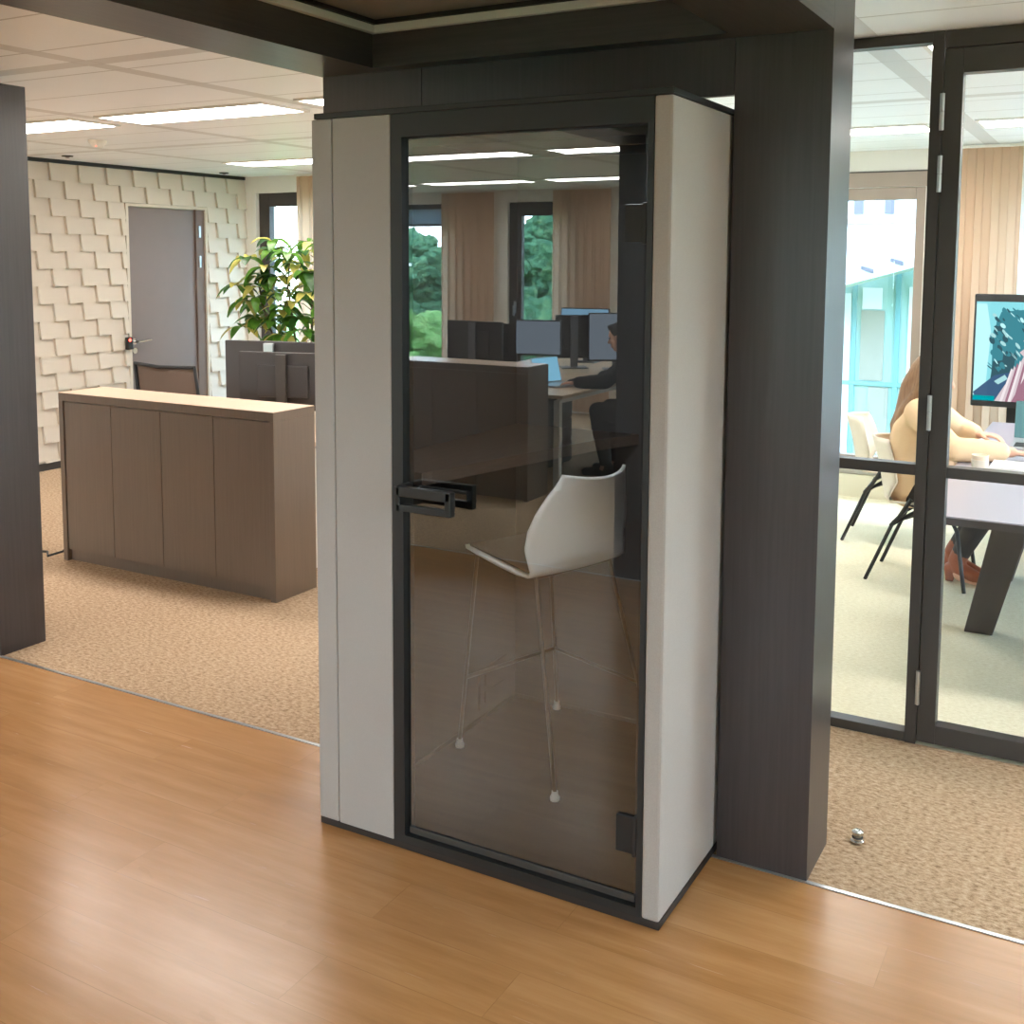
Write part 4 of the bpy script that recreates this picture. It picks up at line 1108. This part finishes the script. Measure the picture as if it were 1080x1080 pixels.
def torso(mb, g=0.0):
    mb.ball(pel, (0.125+g, 0.165+g, 0.11+g), 3); 
    chain(mb, [(pel+V((-0.01, -0.055, 0)), 0.105+g), (chest+V((-0.03, -0.06, -0.07)), 0.092+g), (chest+V((0, -0.075, 0.02)), 0.10+g), (neckb+V((-0.01, -0.07, -0.075)), 0.075+g)])
    chain(mb, [(pel+V((-0.01, 0.055, 0)), 0.105+g), (chest+V((-0.03, 0.06, -0.07)), 0.092+g), (chest+V((0, 0.075, 0.02)), 0.10+g), (neckb+V((-0.01, 0.07, -0.075)), 0.075+g)])
    chain(mb, [(shR, 0.058+g), (neckb+V((-0.005, 0, -0.04)), 0.062+g), (shL, 0.058+g)])
def arm(mb, a, b, c, g=0.0, end=1.0):
    chain(mb, [(a, 0.054+g), (a.lerp(b, 0.5), 0.046+g), (b, 0.041+g), (b.lerp(c, 0.35), 0.040+g), (b.lerp(c, end), 0.028+g+(1-end)*0.008)])
def leg(mb, h, k, a, g=0.0, end=1.0):
    chain(mb, [(h, 0.088+g), (h.lerp(k, 0.5), 0.076+g), (k, 0.057+g), (k.lerp(a, 0.35), 0.056+g), (k.lerp(a, end), 0.037+g)])
mb = MB()
torso(mb); arm(mb, shR, elR, wrR); arm(mb, shL, elL, wrL); leg(mb, hipR, knR, anR); leg(mb, hipL, knL, anL)
chain(mb, [(neckb, 0.05), (hc+V((-0.015, 0, -0.06)), 0.048)])
head(mb, hc, (0.95, 0.05, -0.22), (0.22, 0, 0.97))
for a_, tx in ((anR, (-0.595, 6.25, 0.03)), (anL, (-0.640, 6.40, 0.03))): chain(mb, [(a_, 0.036), (a_+V((0.02, -0.01, -0.075)), 0.036), (V(tx), 0.028)])
tR = hand(mb, wrR, (0.93, 0.28, -0.10), (0, 0, -1), (-0.28, 0.93, 0), 0.25, 0.92)
tL = hand(mb, wrL, (0.95, -0.20, -0.02), (0.1, -0.3, -1), (-0.2, -0.95, 0), 0.55, 0.92)
body = remesh(mb, 'body', M['skin'], pw, 0.0065, 2)
face_parts(hc, (0.95, 0.05, -0.22), (0.22, 0, 0.97), pw)
for tips, nm in ((tL, 'nail'), (tR, 'nail')):
    m = MB()
    for p, d in tips: m.ball(p+d*0.006+V((0, 0, 0.004)), (0.007, 0.006, 0.004), 2)
    m.build('fingernails', M['nail'], pw, 'all')
mb = MB(); torso(mb, 0.020); arm(mb, shR, elR, wrR, 0.022, 0.80); arm(mb, shL, elL, wrL, 0.020, 0.72)
mb.ball(elR+V((-0.02, 0.02, 0.0)), (0.075, 0.072, 0.062), 2)
sw = remesh(mb, 'sweater', M['sweater'], pw, 0.011, 3)
mb = MB(); mb.ball(pel+V((0.01, 0, -0.02)), (0.135, 0.175, 0.10), 3); leg(mb, hipR, knR, anR, 0.012, 0.88); leg(mb, hipL, knL, anL, 0.012, 0.88)
remesh(mb, 'trousers', M['trousers'], pw, 0.011, 2)
for a_, k_, tx in ((anR, knR, (-0.590, 6.25, 0.036)), (anL, knL, (-0.630, 6.395, 0.036))):
    T = V(tx); dv = (T-a_); dv.z = 0; dv.normalize(); heel = a_-dv*0.035
    mb = MB(); chain(mb, [(a_.lerp(k_, 0.16), 0.049), (a_, 0.046), (V((a_.x, a_.y, 0.075))+dv*0.015, 0.043), (V((a_.x, a_.y, 0.05))+dv*0.09, 0.040), (T, 0.030)])
    chain(mb, [(V((heel.x, heel.y, 0.07)), 0.035), (V((heel.x, heel.y, 0.028)), 0.026)])
    mb.box(heel.x-0.022, heel.x+0.022, heel.y-0.022, heel.y+0.022, 0.0, 0.05)
    remesh(mb, 'boot', M['boot'], pw, 0.007, 2)
mb = MB()
u_ = V((0.22, 0, 0.97)).normalized(); f_ = V((0.95, 0.05, -0.22)).normalized()
mb.ball(hc+u_*0.040-f_*0.026, (0.098, 0.088, 0.092), 3)
chain(mb, [(hc-f_*0.05+u_*0.02, 0.082), (hc-f_*0.085-u_*0.08, 0.072), (neckb+V((-0.095, 0.0, -0.06)), 0.060), (neckb+V((-0.135, 0.0, -0.13)), 0.045), (neckb+V((-0.150, -0.01, -0.19)), 0.022)])
chain(mb, [(hc-f_*0.03+V((0, -0.055, 0.02)), 0.045), (hc-f_*0.06+V((0, -0.065, -0.09)), 0.042), (neckb+V((-0.09, -0.065, -0.05)), 0.040), (neckb+V((-0.135, -0.06, -0.14)), 0.025)])
chain(mb, [(hc-f_*0.03+V((0, 0.055, 0.02)), 0.045), (hc-f_*0.06+V((0, 0.065, -0.09)), 0.042), (neckb+V((-0.09, 0.065, -0.05)), 0.040), (neckb+V((-0.135, 0.06, -0.14)), 0.025)])
remesh(mb, 'hair', M['hair'], pw, 0.009, 2)

# --- colleague mirrored in the booth door, facing -x
def mv(x, yv, z): return V((x, 5.12-yv, z))
PX_ = -0.10
pm = thing('person', mv(-3.20, 8.0, 0), 'person in charcoal pullover working at a laptop, mirrored in the booth door', 'person')
pel = mv(-3.18, 8.02, 0.53); chest = mv(-3.30, 8.02, 0.84); neckb = mv(-3.41, 8.02, 0.985); hc = mv(-3.525, 8.02, 1.125)
shR, shL = mv(-3.39, 7.83, 0.93), mv(-3.39, 8.21, 0.93)
elR, wrR = mv(-3.50, 7.69, 0.80), mv(-3.735, 7.66, 0.785)
elL, wrL = mv(-3.48, 8.28, 0.80), mv(-3.76, 8.16, 0.785)
hipR, hipL = mv(-3.2, 7.92, 0.51), mv(-3.2, 8.12, 0.51); knR, knL = mv(-3.66, 7.90, 0.54), mv(-3.66, 8.14, 0.54)
anR, anL = mv(-3.58, 7.90, 0.11), mv(-3.60, 8.14, 0.11)
mb = MB(); torso(mb); arm(mb, shR, elR, wrR); arm(mb, shL, elL, wrL); leg(mb, hipR, knR, anR); leg(mb, hipL, knL, anL)
chain(mb, [(neckb, 0.055), (hc+V((0.02, 0, -0.06)), 0.05)]); fd, ud = (-0.96, 0.05, -0.25), (-0.25, 0, 0.97); head(mb, hc, fd, ud)
for a_ in (anR, anL): chain(mb, [(a_, 0.038), (a_+V((-0.03, 0, -0.07)), 0.036), (a_+V((-0.17, 0, -0.08)), 0.028)])
hand(mb, wrR, (-0.98, -0.1, -0.10), (0, 0, -1), (0, -1, 0), 0.35); hand(mb, wrL, (-0.98, 0.1, -0.1), (0, 0, -1), (0, 1, 0), 0.35)
remesh(mb, 'body', M['skin'], pm, 0.007, 2)
face_parts(hc, fd, ud, pm)
mb = MB(); torso(mb, 0.02); arm(mb, shR, elR, wrR, 0.018, 0.93); arm(mb, shL, elL, wrL, 0.018, 0.93); remesh(mb, 'pullover', M['navy'], pm, 0.012, 2)
mb = MB(); mb.ball(pel+V((0, 0, -0.02)), (0.15, 0.18, 0.11), 3); leg(mb, hipR, knR, anR, 0.014, 0.95); leg(mb, hipL, knL, anL, 0.014, 0.95); remesh(mb, 'trousers', M['trousers'], pm, 0.012, 2)
for a_ in (anR, anL):
    mb = MB(); chain(mb, [(a_+V((0.02, 0, -0.02)), 0.044), (a_+V((0.02, 0, -0.065)), 0.042), (a_+V((-0.08, 0, -0.065)), 0.040), (a_+V((-0.18, 0, -0.075)), 0.034)]); remesh(mb, 'shoe', M['black_matte'], pm, 0.009, 2)
mb = MB(); u_ = V(ud).normalized(); f_ = V(fd).normalized()
mb.ball(hc+u_*0.042-f_*0.024, (0.098, 0.086, 0.086), 3); mb.ball(hc-f_*0.06-u_*0.01, (0.06, 0.076, 0.075), 3); mb.ball(hc+u_*0.085+f_*0.03, (0.06, 0.06, 0.03), 2)
remesh(mb, 'hair', M['hair_dark'], pm, 0.009, 2)

# mirrored office furniture
desk(-5.2, -3.60, 5.12-8.55, 5.12-7.16, 'beech desk mirrored in the booth door, person working at it')
t = thing('shade_pedestal', mv(-4.35, 7.95, 0), 'added dark pedestal for the shade under the desk mirrored in the booth door', 'shade block')  # made-up pedestal, added to darken the space below the desktop
L = t.location
bx('pedestal_body', M['grey_panel'], (L.x-0.28, L.x+0.28, L.y-0.30, L.y+0.30, 0.04, 0.60), t, 0.004)
for k in range(3):
    dw = bx('drawer', M['mon_back'], (L.x+0.2805, L.x+0.298, L.y-0.29, L.y+0.29, 0.06+k*0.18, 0.23+k*0.18), t, 0.003)
    bx('handle', M['alu'], (L.x+0.2985, L.x+0.312, L.y-0.07, L.y+0.07, 0.185+k*0.18, 0.197+k*0.18), dw, 0.003)
for sx in (-0.22, 0.22):
    for sy in (-0.24, 0.24):
        m = MB(); m.seg((L.x+sx-0.012, L.y+sy, 0.02), (L.x+sx+0.012, L.y+sy, 0.02), 0.02, n=14); m.build('caster', M['black_matte'], t, True)
desk(-5.2, -3.60, 5.12-10.0, 5.12-8.57, 'second beech desk mirrored behind the first in the booth door')
def lap2():
    t = thing('laptop', mv(-3.97, 7.76, 0.74), 'open laptop with bright screen under the mirrored person\'s hand', 'laptop')
    L = t.location
    bx('laptop_base', M['silver'], (L.x-0.06, L.x+0.16, L.y-0.16, L.y+0.16, 0.7405, 0.755), t, 0.003)
    m = MB(); m.box(L.x-0.072, L.x-0.064, L.y-0.16, L.y+0.16, 0.755, 0.965, 0.003, rot=Matrix.Rotation(-0.28, 3, 'Y'), piv=(L.x-0.066, L.y, 0.755)); lid = m.build('laptop_lid', M['silver'], t)
    m = MB(); m.box(L.x-0.0638, L.x-0.063, L.y-0.15, L.y+0.15, 0.765, 0.958, rot=Matrix.Rotation(-0.28, 3, 'Y'), piv=(L.x-0.066, L.y, 0.755)); m.build('laptop_screen', M['laptop_screen'], lid)
    t.rotation_euler = (0, 0, 0.25)
lap2()
t = thing('keyboard', mv(-3.9, 8.2, 0.74), 'black keyboard on the mirrored desk behind the hand', 'keyboard')
m = MB(); L = t.location; m.box(L.x-0.07, L.x+0.07, L.y-0.22, L.y+0.22, 0.7405, 0.76, 0.004); m.build('keyboard_body', M['black_matte'], t)
m = MB()
for i in range(5):
    for j in range(14): m.box(L.x-0.06+i*0.025, L.x-0.04+i*0.025, L.y-0.205+j*0.03, L.y-0.18+j*0.03, 0.7602, 0.764)
m.build('keys', M['frame_grey'], t)
monitor(tuple(mv(-4.43, 8.33, 0.74)), PI-0.15, 'grey-lit monitor screen facing out in the booth reflection', 0.42, 0.31, 0.325, 'mon_screen')
monitor(tuple(mv(-4.47, 9.10, 0.74)), -0.62, 'dark monitor back on a tall stand in the booth reflection', 0.34, 0.40, 0.29, 'screen_black')
monitor(tuple(mv(-4.03, 9.10, 0.74)), PI/2+1.05, 'bluish monitor in front of the mirrored person\'s face', 0.52, 0.44, 0.30, 'mon_screen')
monitor(tuple(mv(-4.60, 9.62, 0.74)), PI-0.1, 'bright monitor screen peeping out behind the dark one in the booth reflection', 0.50, 0.40, 0.33, 'mon_screen_lit')
monitor(tuple(mv(-4.80, 7.90, 0.74)), 0.0, 'dark monitor back standing behind the mirrored cabinet', 0.54, 0.38, 0.29)
monitor(tuple(mv(-4.98, 8.60, 0.74)), 0.15, 'second dark monitor back overlapping in the booth reflection', 0.46, 0.34, 0.25)
office_chair(tuple(mv(-5.52, 8.6, 0)), 0.55, 'black office chair mirrored in the booth door by the window', M['chair_dark'], (0.58, 1.09), True, 0.42)
office_chair(tuple(mv(-3.12, 8.02, 0)), PI/2, 'black office chair under the mirrored person', M['chair_dark'], (0.56, 0.98), False, 0.42)

# ------------------------------------------------------------------ outdoors
struct(bx('ground_outside', M['ground'], (-120, 90, -140, 120, -5.2, -5.0)))
def make_tree(seed, h, rad, mat, label, shrub=False):
    rg = random.Random(seed)
    t = thing('shrub' if shrub else 'tree', (0, 0, 0), label, 'shrub' if shrub else 'tree')
    if not shrub:
        m = MB(); m.tube([(0, 0, 0), (0.1, 0, h*0.3), (0, 0.1, h*0.6)], [0.22, 0.17, 0.1], 10); m.build('trunk', M['bark'], t, True)
    else:
        m = MB()
        for k in range(4): m.tube([(0.1*k-0.2, 0, 0), (0.5*k-0.8, 0.2, h*0.4)], [0.05, 0.02], 6)
        m.build('stems', M['bark'], t, True)
    m = MB()
    for k in range(40):
        a = rg.random()*2*PI; q = rg.random()**0.5; zz = rg.uniform(0.22 if not shrub else 0.12, 0.93)
        env = math.sin(PI*min(1, zz*0.86+0.1))**0.6
        p = Vector((math.cos(a)*q*rad*env*0.8, math.sin(a)*q*rad*env*0.8, h*zz))
        r = rad*rg.uniform(0.18, 0.33)
        vs = m.ball(p, (r, r, r*0.8), 4)
        for v in vs:
            d = (v.co-p); nn = noise.noise(v.co*2.3+Vector((seed, 0, 0)))*0.40 + noise.noise(v.co*6.0)*0.30 + noise.noise(v.co*15.0)*0.24
            v.co = p + d*(1+nn)
    m.build('foliage', mat, t, 'all'); return t
protoA = make_tree(1, 8.2, 2.6, M['foliage_a'], 'green tree in the wood beyond the mirrored windows')
protoB = make_tree(2, 7.4, 2.9, M['foliage_a'], 'green tree in the wood beyond the mirrored windows')
spots = [(-27, -31), (-21, -34), (-15.5, -27.5), (-25, -25), (-33, -27), (-30.5, -38), (-25, -40), (-33.5, -33), (-38, -40), (-15, -37), (-20, -43), (-29, -47), (-36, -48), (-43, -45), (-11, -34), (-6, -38), (-1, -35), (4, -39), (9, -35), (-48, -38)]
kept = []
for p_ in spots:
    if all((p_[0]-q_[0])**2+(p_[1]-q_[1])**2 > 33 for q_ in kept): kept.append(p_)
for i, (x, y) in enumerate(kept):
    o = (protoA, protoB)[i] if i < 2 else copy_tree((protoA, protoB)[i % 2])
    s = 0.95+0.3*((i*37) % 10)/10
    o.location = (x, y, -5.0); o.scale = (s, s, s*0.97); o.rotation_euler = (0, 0, i*1.3); o['group'] = 'trees beyond the mirrored windows'
sh = make_tree(5, 5.5, 2.3, M['foliage_b'], 'pale green shrub close outside the mirrored window', True)
for i, (x, y) in enumerate([(-12.7, -12.6), (-18.4, -14.0), (-7.4, -13.5), (-24, -15.5)]):
    o = sh if i == 0 else copy_tree(sh)
    o.location = (x, y, -5.0); o.rotation_euler = (0, 0, i*1.1); o.scale = (1, 1, 1.04-0.03*i); o['group'] = 'shrubs outside the mirrored window'
t = thing('street_lamp', (-16.9, -18.2, -5), 'white street lamp outside the mirrored window', 'street lamp')
m = MB(); m.tube([(-16.9, -18.2, -5), (-16.9, -18.2, 1.35), (-16.8, -18.2, 1.52), (-16.55, -18.2, 1.55)], [0.06, 0.045, 0.04, 0.035], 10); m.build('lamp_pole', M['white_plastic'], t, True)
bx('lamp_head', M['white_plastic'], (-16.6, -16.1, -18.28, -18.12, 1.52, 1.60), t, 0.02)
# office building across the yard, seen through the meeting room window
t = thing('office_building', (-2.4, 15, -5), 'white building with teal glazing outside the meeting room window', 'building')
m = MB(); m.prism([(-12, -1.0), (9, 4.99), (9, 7), (-12, 7)], lambda a, b: (a, 15.0, b), lambda a, b: (a, 15.4, b)); m.build('upper_wall', M['facade_white'], t)
for x in (-5.03, -4.63, -4.23, -3.63, -3.23, -2.84, -2.44, -2.04, -1.64): bx('window', M['facade_dark'], (x, x+0.12, 14.97, 15.0, 2.345, 3.6), t)
bx('ledge', M['facade_grey'], (-12, 9, 14.96, 15.0, 2.22, 2.285), t)
bx('glazing', M['facade_glass'], (-12, 9, 15.05, 15.1, -5, 5.0), t)
m = MB()
def ob(x0, z0, x1, z1, th, y0, y1):
    m.prism([(x0, z0), (x1, z1), (x1, z1+th), (x0, z0+th)], lambda a, b: (a, y0, b), lambda a, b: (a, y1, b))
ob(-6.5, 0.466, 1.5, 2.74, 0.11, 14.0, 14.95); m.build('sloping_roof', M['facade_white'], t)
m = MB()
for x in (-3.26, -2.911, -2.564): ob(x, 1.575+(x+3.086)*0.284, x+0.155, 1.575+(x+2.931)*0.284, 0.05, 13.98, 14.2)
m.build('roof_window', M['facade_dark'], t)
m = MB()
for k in range(-12, 16): m.box(-3.19+k*0.555-0.03, -3.19+k*0.555+0.03, 15.02, 15.05, -5, 5.0)
m.box(-12, 9, 15.015, 15.05, 0.08, 0.13); m.build('mullions', M['mullion'], t)
for k, (x0, x1, z0, z1, mt) in enumerate([(-3.10, -2.80, 0.15, 1.08, 'facade_grey'), (-3.09, -2.84, 1.10, 1.38, 'facade_white'), (-3.5, -3.23, -2.0, 1.3, 'facade_white'), (-2.5, -2.10, 0.2, 1.4, 'facade_white'), (-2.98, -2.72, -1.5, 0.06, 'facade_grey')]):
    bx('panel', M[mt], (x0, x1, 15.03, 15.048, z0, z1), t)
